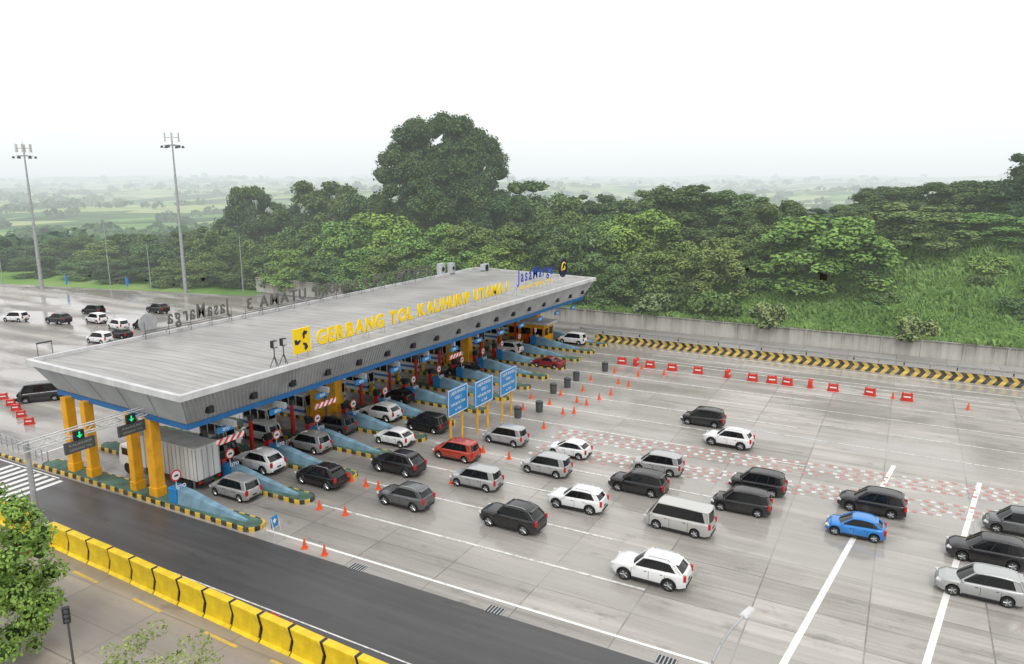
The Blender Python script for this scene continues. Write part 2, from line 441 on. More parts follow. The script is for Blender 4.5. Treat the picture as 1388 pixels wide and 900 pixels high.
struct(mk.build('yellow_dash_marking', M['myellow']))
mk = MB(); mk2 = MB()
a0 = P(735, 603); a1 = P(1388, 690)
for row in range(10):
    if row == 4 or row == 5: continue
    for i in range(100):
        if rnd.random() < .15: continue
        t = (i+.5*(row % 2)+rnd.uniform(-.1, .1))/100; x = a0[0]+(a1[0]+14-a0[0])*t; y = a0[1]+(a1[1]-a0[1])*t+(row-3)*.78
        (mk if (i+row) % 2 else mk2).box(x, y, .012, .34, .38, .016)
struct(mk.build('rumble_marking', M['mpink'])); struct(mk2.build('pale_rumble_marking', M['mpale']))
mk = MB()
for i in range(8):
    x = -59.6-1.0*i; mk.add([(x, 28.2, .008), (x+.5, 28.2, .008), (x+.5, 32.5, .008), (x, 32.5, .008)], [(0, 1, 2, 3)])
struct(mk.build('crosswalk', M['mwhite']))
# ------------------------------------------------------------------ toll canopy
NF, NB_, FB, FF = (-43.0, 32.0), (-63.2, 33.0), (-62.8, 104.6), (-40.4, 101.8)
def ring(i, z):
    return [(NF[0]-i, NF[1]+i, z), (NB_[0]+i, NB_[1]+i, z), (FB[0]+i, FB[1]-i, z), (FF[0]-i, FF[1]-i, z)]
def band(mb, r1, r2, mi=0):
    mb.add(r1+r2, [(i, (i+1) % 4, (i+1) % 4+4, i+4) for i in range(4)], mi)
can = empty('toll_canopy', (0, 0, 0))
tag(can, 'long toll gate canopy with grey ribbed roof and orange columns', 'toll gate')
mb = MB(); band(mb, ring(0, 9.7), ring(0, 9.25)); band(mb, ring(0, 9.7), ring(.35, 9.71)); band(mb, ring(.35, 9.71), ring(.35, 9.4)); band(mb, ring(0, 9.25), ring(.25, 9.25))
mb.build('fascia_band', M['white'], can)
mb = MB()
a, b, c_, d_ = ring(.35, 9.42); mid1 = Vector(a).lerp(Vector(b), .5)+Vector((0, 0, .22)); mid2 = Vector(d_).lerp(Vector(c_), .5)+Vector((0, 0, .22))
mb.add([a, mid1, mid2, d_, b, c_], [(0, 1, 2, 3), (1, 4, 5, 2)]); mb.build('roof_sheet', M['roof'], can)
mb = MB()
r1, r2 = ring(.25, 9.25), ring(1.5, 6.95)
mb.add(r1+r2, [(3, 0, 4, 7), (1, 2, 6, 5)], 0); mb.add(r1+r2, [(0, 1, 5, 4), (2, 3, 7, 6)], 1)
for s_ in (0, 1):
    A0, A1 = (r1[0], r1[3]) if s_ == 0 else (r1[1], r1[2]); B0, B1 = (r2[0], r2[3]) if s_ == 0 else (r2[1], r2[2])
    nn = 190
    for i in range(nn):
        t = (i+.5)/nn; p = Vector(A0).lerp(Vector(A1), t); q = Vector(B0).lerp(Vector(B1), t)
        mb.tube(p, q, .06, .06, 4, 2, False)
for t in (.2, .4, .6, .8):
    p = Vector(r1[0]).lerp(Vector(r1[1]), t); q = Vector(r2[0]).lerp(Vector(r2[1]), t); mb.tube(p, q, .03, .03, 4, 0, False)
mb.build('cladding', [M['cladding'], M['grey'], M['slat']], can)
mb = MB(); band(mb, ring(1.42, 6.97), ring(1.42, 6.55)); mb.build('blue_band', M['blue'], can)
mb = MB(); mb.add(ring(1.44, 6.6), [(0, 1, 2, 3)])
for k in range(14): mb.box(-51.5, 34.1+5.06*k+2.4, 6.35, 17.0, .25, .45)
mb.build('soffit', M['roomdark'], can)
for i in range(17):
    y = 35+i*4; t = (y-32)/70; x = -43.3+2.6*t
    MB().box(x-.65, y, 7.8, .4, .5, .5).build('floodlight', M['black'], can)
for k in (0, 4, 9, 13):
    y = 34.1+5.06*k
    big = 1.0 if k == 0 else 1.35
    for (x, wx) in ((-49.4, .85), (-51.8, .62), (-57.4, .62), (-59.9, .7)):
        mb = MB().box(x, y, 3.45, wx*big, .78*big, 6.5).box(x, y, .55, wx*big+.12, .78*big+.12, .9)
        mb.build('column', M['yellow'], can, bevel=.04)
of = empty('toll_office', (-49, 97.3, 0)); tag(of, 'small yellow and grey office cabin under the far end of the canopy', 'office')
MB().box(0, 0, 1.5, 6, 3.2, 3, 0).build('wall', M['yellow'], of); MB().box(0, 0, 3.2, 7.4, 3.9, .35).build('roof', M['offwhite'], of)
for xx in (-2, 0, 2): MB().box(xx, -1.62, 1.9, 1.5, .06, 1.0).build('window', M['glass'], of)
for yy in (-.8, .8): MB().box(3.02, yy, 1.9, .06, 1.1, 1.0).build('window', M['glass'], of)
def letters(s, size, x, y0, y1, z, face, m, root, ext=.08, off=.02, gap=.14):
    glyph = []; tot = 0
    for ch in s:
        if ch == ' ': glyph.append(None); tot += size*.42; continue
        me = text_mesh(ch, size, ext, off, 'LEFT'); xs_ = [v.co.x for v in me.vertices]
        w_ = max(xs_)-min(xs_); glyph.append((me, min(xs_), w_)); tot += w_+size*gap
    sc = abs(y1-y0)/tot; sgn = 1 if y1 > y0 else -1; cur = y0
    for g_ in glyph:
        if g_ is None: cur += sgn*size*.42*sc; continue
        me, mn, w_ = g_
        me.transform(FACE[face].to_4x4() @ Matrix.Diagonal((sc, 1, 1, 1)) @ Matrix.Translation((-mn, 0, 0)))
        me.materials.clear(); me.materials.append(m)
        o = bpy.data.objects.new('letter', me); link(o, root); o.location = (x, cur, z); KIDS.setdefault(root.name, []).append(o)
        cur += sgn*(w_+size*gap)*sc
def rail(root, x, y0, y1, z0, z1, m):
    mb = MB(); nn = max(2, int(abs(y1-y0)/2.4))
    for zz in (z0+.12, z0+.32): mb.tube((x, y0, zz), (x, y1, zz), .03, n=4)
    for i in range(nn+1):
        y = y0+(y1-y0)*i/nn; mb.tube((x, y, 9.45), (x, y, z1), .03, n=4); mb.tube((x, y, z0+.2), (x-.7, y, 9.5), .025, n=4)
    mb.build('support_rail', m, root)
g1 = empty('roof_sign'); tag(g1, 'yellow roof lettering GERBANG TOL KALIHURIP UTAMA 1 along the front edge', 'sign')
letters('GERBANG TOL KALIHURIP UTAMA 1', 1.75, -44.2, 46.8, 81.6, 10.2, '+x', M['ytext'], g1, .05, .07, .13)
rail(g1, -44.4, 46.5, 81.2, 9.9, 10.6, M['steel'])
g2 = empty('company_sign'); tag(g2, 'blue roof lettering JasaMarga with a yellow tagline under it', 'sign')
letters('JasaMarga', 2.2, -43.2, 82.0, 93.0, 11.2, '+x', M['bluetext'], g2, .01, .035, .2)
text('Indonesia Highway Corp.', .85, (-43.2, 87.4, 10.2), '+x', M['ytext'], g2, .01, .01, fit=9.8, name='tagline')
rail(g2, -43.5, 82.4, 95, 10.4, 11.2, M['steel'])
def emblem(root, x, y, z, r_, sgn, m1, m2):
    MB().lathe([(r_, -.08), (r_, .08)], 28, (x, y, z), 0, 'x').build('emblem_disc', m1, root)
    mb = MB()
    for (r0, a0_, a1_) in ((.55*r_, 40, 210), (.22*r_, 200, 400)):
        q = []
        for i in range(13):
            t = R(a0_+(a1_-a0_)*i/12); q.append((r0*math.cos(t), r0*math.sin(t)))
        for p_, p2 in zip(q[:-1], q[1:]): mb.tube((x+sgn*.1, y+p_[0], z+p_[1]), (x+sgn*.1, y+p2[0], z+p2[1]), .075*r_, n=4)
    mb.build('emblem_curve', m2, root)
M['navy'] = flat('navy_disc', (.01, .015, .05), .4)
emblem(g2, -43.0, 95.6, 11.7, 1.35, 1, M['navy'], M['ytext'])
lg = empty('logo_sign', (-44.2, 45, 9.6)); tag(lg, 'yellow square ministry logo standing on the roof beside the lettering', 'sign')
MB().box(0, 0, 1.35, .16, 1.9, 2.1).build('panel', M['ytext'], lg)
mb = MB()
for a_ in (0, 120, 240):
    ca, sa = math.cos(R(a_)), math.sin(R(a_))
    pl = [(.10, .12), (.02, .55), (.22, .85), (.62, .72), (.52, .50), (.30, .46), (.28, .22)]
    mb.add([(.1, x_*ca-y_*sa, 1.33+x_*sa+y_*ca) for x_, y_ in pl], [tuple(range(7))])
mb.build('logo_mark', M['navy'], lg); MB().tube((0, -.6, -.1), (0, -.6, .3), .04).tube((0, .6, -.1), (0, .6, .3), .04).build('post', M['steel'], lg)
g3 = empty('roof_sign'); tag(g3, 'back of the lettering GERBANG TOL KALIHURIP UTAMA on the rear roof edge', 'sign')
letters('GERBANG TOL KALIHURIP UTAMA 3', 1.75, -62.4, 91, 55.5, 10.3, '-x', M['gtext'], g3, .05, .04, .14); rail(g3, -62.1, 91.2, 55.2, 9.9, 10.8, M['dark'])
g4 = empty('company_sign'); tag(g4, 'grey back of the JasaMarga lettering and round emblem on rear edge', 'sign')
letters('JasaMarga', 2.1, -62.6, 53.6, 45.8, 10.4, '-x', M['gtext'], g4, .05, .03, .18); rail(g4, -62.3, 53.5, 43.4, 9.9, 11, M['dark'])
emblem(g4, -62.5, 43.9, 10.9, .95, -1, M['steel'], M['dark'])
for i, (y, side) in enumerate(((41.7, 'left'), (42.7, 'right'))):
    fl = empty('lamp_stand', (-44.0, y, 9.45)); tag(fl, side+' one of the two black and white lamp stands on the roof edge', 'lamp stand')
    mb = MB(); mb.tube((0, 0, .6), (0, 0, 1.7), .05)
    for a in range(3): mb.tube((0, 0, .9), (.4*math.cos(a*2.1), .4*math.sin(a*2.1), 0), .035, n=5)
    mb.build('tripod', M['dark'], fl); MB().box(0, 0, 1.85, .35, .42, .6).build('lamp_housing', M['black'], fl); MB().box(.19, 0, 1.85, .03, .34, .45).build('lamp_glass', M['white'], fl)
for i, (u, v, sx, sz) in enumerate(((598, 372, 1.2, 1.7), (612, 370, 1.0, 1.6), (657, 366, 1.6, 1.0))):
    x, y = P(u, v, 9.6); ac = empty('roof_unit', (x, y, 9.5)); tag(ac, ['narrow grey box on the rear roof edge, leftmost of three', 'grey box on the rear roof edge, middle of three', 'low wide grey box at the far roof corner'][i], 'roof unit')
    MB().box(0, 0, sz/2+.1, .8, sx, sz).build('housing', M['grey'], ac, bevel=.03)
    for s_ in (-1, 1): MB().box(0, s_*sx*.35, .05, .7, .1, .1).build('foot', M['dark'], ac)
    MB().lathe([(.3*sx, 0), (.3*sx, .05)], 12, (.4, 0, sz*.55), 0, 'x').build('fan_grille', M['black'], ac)
# ------------------------------------------------------------------ islands
def capsule(x0, x1, hw, n=8):
    pts = []
    for i in range(n+1):
        t = -math.pi/2+math.pi*i/n; pts.append((x1-hw+hw*math.cos(t), hw*math.sin(t)))
    for i in range(n+1):
        t = math.pi/2+math.pi*i/n; pts.append((x0+hw+hw*math.cos(t), hw*math.sin(t)))
    return pts
isl = empty('toll_island')
MB().prism_z(capsule(-64+38.4, 0, .86), 0, .28).build('kerb', M['kerb'], isl)
MB().prism_z(capsule(-63.8+38.4, -.16, .70), .2, .295).build('island_top', M['kerbgreen'], isl)
cc = empty('crash_cushion')
st_ = [(-8.0, .46, 1.4), (-7.0, .44, 1.32), (-4.0, .32, .82), (-1.2, .12, .40)]
vs = []; fs = []
for (x, hw, zt) in st_: vs += [(x, -hw, .29), (x, -hw*.8, zt), (x, hw*.8, zt), (x, hw, .29)]
for i in range(3):
    for j in range(3): fs.append((i*4+j, i*4+j+1, i*4+j+5, i*4+j+4))
fs += [(0, 1, 2, 3), (12, 13, 14, 15)]
MB().add(vs, fs).build('wedge', M['bluelight'], cc)
mb = MB().box(-8.5, 0, .87, .9, 1.0, 1.2); mb.build('end_block', M['skyblue'], cc, bevel=.04)
text('GTO', .4, (-8.03, 0, 1.42), '+x', M['wtext'], cc, .01, .01)
rs = empty('round_sign')
MB().tube((0, 0, .2), (0, 0, 2.2), .04, n=6).build('post', M['white'], rs)
MB().lathe([(.45, -.02), (.45, .02)], 24, (.05, 0, 2.45), 0, 'x').build('sign_face', M['red'], rs)
MB().lathe([(.34, -.02), (.34, .03)], 24, (.06, 0, 2.45), 0, 'x').box(.1, 0, 2.45, .02, .34, .14, 1).build('sign_centre', [M['wtext'], M['black']], rs)
bo = empty('toll_booth')
MB().box(0, 0, .75, 3.2, 1.3, 1.1).build('lower_panel', M['booth'], bo)
MB().box(0, 0, .8, 3.24, 1.34, .28).build('blue_stripe', M['blue'], bo)
MB().box(0, 0, 1.85, 3.1, 1.2, 1.1).build('window', M['glass'], bo)
mb = MB()
for x in (-1.55, -.5, .5, 1.55):
    for y in (-.61, .61): mb.box(x, y, 1.85, .1, .1, 1.1)
mb.build('window_frame', M['booth'], bo); MB().box(0, 0, 2.5, 3.6, 1.7, .2).build('roof', M['offwhite'], bo, bevel=.04)
ec = empty('payment_machine')
MB().box(0, 0, .95, .5, .5, 1.45).build('cabinet', M['red'], ec, bevel=.04); MB().box(0, 0, 1.95, .45, .6, .55).build('head', M['black'], ec); MB().box(.26, 0, 1.3, .02, .3, .3).build('screen', M['skyblue'], ec)
bg = empty('boom_gate')
MB().box(0, 0, .75, .35, .35, 1.05).build('cabinet', M['yellow'], bg, bevel=.03); MB().tube((0, -.25, 1.15), (0, -.75, 4.0), .05, .04, 6).build('arm', M['rwx'], bg)
tw = empty('detector_post')
MB().box(0, 0, 1.7, .28, .28, 3.0).build('post', M['red'], tw, bevel=.03); MB().box(.1, 0, 3.35, .4, .5, .4).build('sensor_head', M['dark'], tw)
ls = empty('lane_signal')
MB().tube((0, 0, 6.6), (0, 0, 5.9), .04, n=5).build('hanger', M['dark'], ls)
MB().box(0, 0, 5.75, .18, 1.5, .45).build('panel', M['skyblue'], ls); text('GTO', .3, (.1, 0, 5.65), '+x', M['wtext'], ls, .01, .01)
vm = empty('red_bollard'); MB().tube((0, 0, .2), (0, 0, 1.35), .16, .16, 10).build('post', M['red'], vm); MB().tube((0, 0, 1.0), (0, 0, 1.2), .168, .168, 10).build('reflective_band', M['wtext'], vm)
for k in range(14):
    y = 34.1+5.06*k; q = nth(k+1)+' from the near end' if k < 13 else 'farthest from the camera'
    def put(o, x, yy, label, cat, grp, z=0, first=0):
        c_ = o if k == first else copy_tree(o)
        c_.location = (x, yy, z); tag(c_, label, cat, grp); return c_
    put(isl, -38.4+(0.8 if k > 5 else 0), y, 'toll island with yellow and black kerb, '+q, 'traffic island', 'toll islands')
    put(cc, -38.6, y, 'pale blue wedge crash buffer on a toll island, '+q, 'crash cushion', 'crash cushions')
    put(rs, -46.9, y-.2, 'round red and white sign on a toll island, '+q, 'road sign', 'round island signs')
    if k > 0:
        put(bo, -54.6, y, 'white and blue toll booth under the canopy, '+nth(k)+' counted from near', 'toll booth', 'toll booths', first=1)
        put(ec, -48.2, y+.1, 'red payment machine with black head, '+nth(k)+' counted from near', 'ticket machine', 'payment machines', first=1)
        put(bg, -52.7, y-.3, 'yellow boom gate box with raised arm, '+nth(k)+' counted from near', 'boom gate', 'boom gates', first=1)
        put(tw, -50.4, y+.2, 'tall red detector post on an island, '+nth(k)+' counted from near', 'detector post', 'detector posts', first=1) if k not in (4, 9, 13) else None
    if k < 13: put(ls, -44.3+.035*(y-34), y+2.5, 'blue hanging lane sign under the front edge, '+q, 'lane sign', 'hanging lane signs')
    put(vm, -47.6, y, 'red bollard with white band on a toll island, '+nth(k+1)+' counted from near', 'bollard', 'red bollards on islands')
for (y, nm) in ((36.6, 'first'), (46.7, 'third'), (66.9, 'seventh')):
    hb = empty('height_bar', (-43.9+.03*(y-34), y, 0)); tag(hb, 'red and white striped clearance board hanging over the '+nm+' lane', 'clearance board', 'clearance boards')
    MB().box(0, 0, 5.05, .1, 2.6, .42).build('board', M['rw'], hb)
    for s_ in (-1, 1): MB().tube((0, s_, 5.2), (0, s_, 6.6), .02, n=4).build('hanger', M['dark'], hb)
for i, (u0, u1, vt, vb, base) in enumerate(((604, 636, 517, 562, 597), (641, 669, 505, 550, 583), (675, 700, 493, 540, 567))):
    x, y = P((u0+u1)/2+1, base); bd = empty('direction_board', (x, y, 0)); tag(bd, ['nearest', 'middle', 'farthest'][i]+' of three blue lane boards on yellow posts', 'sign board', 'three blue lane boards')
    MB().box(0, 0, 4.0, .12, 3.4, 2.5).build('panel', M['skyblue'], bd)
    mb = MB()
    for zz in (2.80, 5.20): mb.box(.07, 0, zz, .03, 3.3, .06)
    for yy in (-1.63, 1.63): mb.box(.07, yy, 4.0, .03, .06, 2.35)
    mb.build('border', M['wtext'], bd)
    for j, (s_, sz) in enumerate((('LAJUR KHUSUS', .40), ('GOL I', .40), ('NON BUS & TRUK', .34), ('e-Toll', .34))):
        text(s_, sz, (.08, 0, 4.72-j*.54), '+x', M['wtext'], bd, .004, .004, fit=[2.5, 1.1, 2.5, 1.0][j])
    for yy in (-1.0, 1.0): MB().tube((-.16, yy, 0), (-.16, yy, 5.1), .11, n=8).build('post', M['yellow'], bd)
# ------------------------------------------------------------------ cars
def lerp(a, b, t): return a+(b-a)*t
def interp(pts, x):
    if x <= pts[0][0]: return pts[0][1]
    for (x0, z0), (x1, z1) in zip(pts[:-1], pts[1:]):
        if x <= x1: return lerp(z0, z1, (x-x0)/(x1-x0+1e-9))
    return pts[-1][1]
PW = paint('paint_white', (.72, .73, .73), 0.0, .3)
def make_car(kind, L, W, H, zb, wsb, wrf, rrr, rtb, r, wb, hood=.80, clear=.22, rails=False, spoiler=True, cladding=False, yrf=.73, sag=.10):
    root = empty('parked_car'); hl = L/2; w = W/2; xs0 = wb/2+.03; xs1 = -wb/2+.03
    xwb, xrf, xrr, xtb = hl-wsb, hl-wrf, -hl+rrr, -hl+rtb
    zbr = zb+.07
    top = [(-hl, zb-.42), (-hl+.03, zb-.16), (-hl+.08, zbr-.06), (-hl+.14, zbr-.01), (xtb+.15, zbr), (0, zb+.02), (xwb-.2, zb), (xwb+.05, zb-.02), (lerp(xwb, hl, .5), lerp(zb, hood, .42)+.035), (hl-.30, hood+.01), (hl-.14, hood-.07), (hl-.04, hood-.2), (hl, hood-.34)]
    top.sort()
    def wid(x):
        a = abs(x)-(hl-.7)
        return w*(1-(.30 if x > 0 else .15)*(a/.7)**2.3) if a > 0 else w
    xs_ = sorted(set([round(-hl+i*L/56, 3) for i in range(57)]+[round(p_[0], 3) for p_ in top]+[round(xx+dx_, 3) for xx in (xs0, xs1) for dx_ in (-r-.055, -r-.03, -r, -r*.8, -r*.5, 0, r*.5, r*.8, r, r+.03, r+.055)]))
    rows = []
    for x in xs_:
        zt = interp(top, x); z0 = clear+.12*max(0, (abs(x)-(hl-.35))/.35)
        for xx in (xs0, xs1):
            dd = abs(x-xx); ra = r+.055
            if dd < ra: z0 = max(z0, r+math.sqrt(ra*ra-dd*dd))
        z0 = min(z0, zt-.14)
        y = wid(x); hgt = zt-z0
        sec = [(.90*y, z0), (.98*y, z0+min(.05, hgt*.2)), (.995*y, z0+hgt*.35), (1.0*y, z0+hgt*.62), (.975*y, zt-min(.12, hgt*.25)), (.94*y, zt-min(.04, hgt*.1)), (.87*y, zt), (.5*y, zt+.03), (0, zt+.04)]
        rows.append([(x, -a, b) for a, b in sec]+[(x, a, b) for a, b in sec[-2::-1]])
    mb = MB(); nn = len(rows[0]); vs = [p for r_ in rows for p in r_]; fs = []
    for i in range(len(rows)-1):
        for j in range(nn-1): fs.append((i*nn+j, (i+1)*nn+j, (i+1)*nn+j+1, i*nn+j+1))
    mb.add(vs, fs); fs = []
    for i in range(len(rows)-1): fs.append((i*nn, i*nn+nn-1, (i+1)*nn+nn-1, (i+1)*nn))
    mb.add(vs, fs, 1); mb.add(rows[0], [tuple(range(nn))]); mb.add(rows[-1], [tuple(range(nn-1, -1, -1))])
    mb.box(0, 0, clear+.14, L-.5, W*.62, .26, 1)
    yb, yr = .875*w, yrf*w; zr = H-.08
    cx = (xrf+xrr)/2; hlr = (xrf-xrr)/2
    def zroof(x): return -sag*min(1.2, abs(x-cx-.1)/hlr)**2.6
    fb = [(xwb-.2*abs(s_)**2, yb*s_, zb-.02+.03*(1-abs(s_))) for s_ in (-1, -.5, 0, .5, 1)]
    ft = [(xrf-.10*abs(s_)**2, yr*s_, zr+.02*(1-abs(s_))+zroof(xrf)) for s_ in (-1, -.5, 0, .5, 1)]
    bb_ = [(xtb+.10*abs(s_)**2, yb*.95*s_, zbr-.02) for s_ in (1, .5, 0, -.5, -1)]
    bt = [(xrr+.08*abs(s_)**2, yr*.95*s_, zr+.02*(1-abs(s_))+zroof(xrr)) for s_ in (1, .5, 0, -.5, -1)]
    def strip(a, b): return a+b, [(i, i+1, i+1+len(a), i+len(a)) for i in range(len(a)-1)]
    def corner_bar(p, q, rad, mi): mb.tube(p, q, rad, rad, 6, mi, False)
    NS = 6
    def side(s_):
        i_ = 0 if s_ < 0 else 4; k_ = 4 if s_ < 0 else 0
        F0, F1, B0, B1 = Vector(fb[i_]), Vector(ft[i_]), Vector(bb_[k_]), Vector(bt[k_])
        lo = [F0.lerp(B0, i/NS) for i in range(NS+1)]; hi = []
        for i in range(NS+1):
            p = F1.lerp(B1, i/NS); p.z = zr+zroof(p.x); p.y = s_*yr*(1.03 if 0 < i < NS else (1 if i == 0 else .96)); hi.append(p)
        return lo, hi
    for s_ in (-1, 1):
        lo, hi = side(s_)
        corner_bar(lo[0], hi[0], .05, 0); corner_bar(lo[-1], hi[-1], .065, 0)
        for i in range(NS): corner_bar(hi[i], hi[i+1], .05, 0)
        def at(t, arr):
            x = t*NS; i = min(NS-1, int(x)); return arr[i].lerp(arr[i+1], x-i)
        for (t, rad) in ((.36, .032), (.66, .036)): corner_bar(at(t, lo), at(t-.02, hi), rad, 1)
        t = .88 if kind not in ('van', 'hatch') else .94
        off = Vector((0, s_*.014, .004)); q = [at(t, lo)+off, lo[-1]+off, hi[-1]+off, at(t-.05, hi)+off]
        mb.add(q, [(0, 1, 2, 3)])
    lo1, hi1 = side(1); lo0, hi0 = side(-1)
    ringpts = [tuple(p) for p in ft]+[tuple(p) for p in hi1[1:-1]]+[tuple(p) for p in bt]+[tuple(p) for p in hi0[1:-1][::-1]]
    N_ = len(ringpts); lay = []
    for (sc, dz) in ((1.03, -.01), (1.0, .03), (.88, .06), (.5, .075)):
        lay += [(cx+(p[0]-cx)*(1+(sc-1)*.6), p[1]*sc, zr+zroof(cx+(p[0]-cx)*(1+(sc-1)*.6))+dz) for p in ringpts]
    lay.append((cx, 0, zr+.08)); fs = []
    for l_ in range(3):
        for i in range(N_): fs.append((l_*N_+i, l_*N_+(i+1) % N_, (l_+1)*N_+(i+1) % N_, (l_+1)*N_+i))
    for i in range(N_): fs.append((3*N_+i, 3*N_+(i+1) % N_, 4*N_))
    mb.add(lay, fs)
    for s_ in (-1, 1):
        for xx in (lerp(xwb, xtb, .03), lerp(xwb, xtb, .36), lerp(xwb, xtb, .66)):
            mb.box(xx, s_*(w-.006), (clear+zb)/2+.03, .02, .02, zb-clear-.3, 1)
        mb.box(0, s_*(w-.014), clear+.06, wb-2*r-.16, .05, .12, 1)
        for xx in (lerp(xwb, xtb, .30), lerp(xwb, xtb, .60)): mb.box(xx, s_*(w-.012), zb-.17, .16, .035, .03, 1)
        if cladding:
            for xx in (xs0, xs1):
                pr = None
                for i in range(9):
                    t = math.pi*i/8; p = (xx+(r+.07)*math.cos(t), s_*(w-.02), r+(r+.07)*math.sin(t))
                    if pr: mb.tube(pr, p, .04, .04, 4, 1)
                    pr = p
    mb.box(-hl+.01, 0, clear+.15, .06, W*.70, .16, 1)
    if spoiler: mb.box(xrr-.04, 0, zr+zroof(xrr)+.03, .22, W*.60, .035, 0)
    mb.build('body', [PW, M['black']], root, smooth=True, angle=38)
    a, f_ = strip(fb, ft); MB().add(a, f_).build('windscreen', M['glass'], root, smooth=True)
    a, f_ = strip(bb_, bt); MB().add(a, f_).build('rear_window', M['glass'], root, smooth=True)
    for s_ in (-1, 1):
        lo, hi = side(s_); a, f_ = strip(lo, hi); MB().add(a, f_).build('side_window', M['glass'], root)
        yy = s_*wid(hl-.25)*.76
        MB().box(hl-.17, yy, hood-.15, .30, .34, .14, 0, s_*-.4).build('headlight', M['head'], root, bevel=.03)
        big = kind != 'sedan'
        MB().box(-hl+.08, s_*wid(-hl+.1)*.90, zb-.12 if big else zb-.15, .18, .20, .40 if big else .2, 0, s_*.35).build('taillight', M['tail'], root, bevel=.03)
        MB().box(xwb-.34, s_*(w+.07), zb+.06, .12, .2, .13).build('mirror', PW, root, bevel=.03)
    MB().box(hl-.06, 0, hood-.28, .1, W*.46, .13).box(hl-.03, 0, clear+.2, .08, W*.55, .13).build('grille', M['black'], root)
    MB().box(-hl-.005, 0, zb-.40, .03, .42, .13).build('licence_plate', M['plate'], root)
    if rails:
        for s_ in (-1, 1):
            zz = zr+.06
            MB().path([(xrf-.35, s_*yr*.88, zz-.04), (xrf-.5, s_*yr*.88, zz+.05), (xrr+.5, s_*yr*.88, zz+.05), (xrr+.35, s_*yr*.88, zz-.04)], .022, 5).build('roof_rail', M['steel'], root)
    for xx in (xs0, xs1):
        for s_ in (-1, 1):
            y0 = s_*(w-.115)
            t_ = MB().lathe([(r*.55, -.1), (r*.93, -.1), (r, -.06), (r, .06), (r*.93, .1), (r*.55, .1)], 20, (xx, y0, r), 0, 'y').build('wheel', M['tyre'], root, smooth=True)
            m2 = MB(); m2.lathe([(r*.66, 0), (r*.66, .012)], 18, (xx, y0+s_*.09, r), 1, 'y')
            for a in range(5):
                t = a*2*math.pi/5; m2.tube((xx, y0+s_*.105, r), (xx+r*.64*math.cos(t), y0+s_*.105, r+r*.64*math.sin(t)), .04, .035, 4, 0)
            m2.build('rim', [M['rim'], M['dark']], t_)
    return root
PROTO = {
 'mpv': lambda: make_car('mpv', 4.25, 1.70, 1.78, .99, .72, 1.50, .30, .09, .32, 2.66, yrf=.76, sag=.08),
 'mpvb': lambda: make_car('mpvb', 4.6, 1.80, 1.80, 1.04, 1.02, 1.85, .38, .12, .34, 2.75, hood=.92, yrf=.75),
 'suv': lambda: make_car('suv', 4.75, 1.86, 1.86, 1.14, 1.30, 1.98, .66, .14, .40, 2.80, hood=1.02, clear=.31, rails=True, cladding=True, yrf=.74),
 'rush': lambda: make_car('rush', 4.4, 1.76, 1.76, 1.08, 1.15, 1.85, .50, .12, .38, 2.66, hood=.97, clear=.29, rails=True, cladding=True),
 'hatch': lambda: make_car('hatch', 3.80, 1.68, 1.52, .92, .76, 1.60, .66, .14, .31, 2.48),
 'van': lambda: make_car('van', 4.8, 1.78, 2.10, 1.14, .34, .92, .16, .05, .33, 2.75, hood=.90, spoiler=False, yrf=.84, sag=.04),
 'sedan': lambda: make_car('sedan', 4.45, 1.73, 1.46, .94, 1.1, 1.85, 1.35, .72, .31, 2.6, spoiler=False)}
PAINT = {'white': PW, 'black': paint('paint_black', (.008, .008, .010), .0, .25, .45), 'silver': paint('paint_silver', (.42, .43, .43), .45, .32),
 'grey': paint('paint_grey', (.10, .105, .11), .4, .3), 'red': paint('paint_red', (.42, .045, .022), .2, .3), 'blue': paint('paint_blue', (.01, .20, .58), .2, .28),
 'maroon': paint('paint_maroon', (.22, .015, .02), .2, .3), 'charcoal': paint('paint_charcoal', (.03, .03, .034), .3, .25, .5), 'bronze': paint('paint_bronze', (.50, .50, .48), .35, .3)}
done = {}
def place_car(kind, col, u0, u1, vb, label, cat='car', group=None, z=0, off=1.75, rz=0.0, face=math.pi):
    dy = (vb-450)/1000; t = CH/(S+dy*C); A = (C-dy*S)*t+off
    zc = A*C+(CH-.8)*S; X, Y = AR(A, ((u0+u1)/2-694)/1000*zc)
    if kind not in done: done[kind] = PROTO[kind]()
    o = copy_tree(done[kind]); o.location = (X, Y, z); o.rotation_euler = (0, 0, face+rz)
    for ch in kids(o):
        if ch.type == 'MESH':
            for i, sl_ in enumerate(ch.material_slots):
                if sl_.material == PW: sl_.link = 'OBJECT'; ch.material_slots[i].material = PAINT[col]
    tag(o, label, cat, group); return o
G = 'cars queueing towards the toll gate'
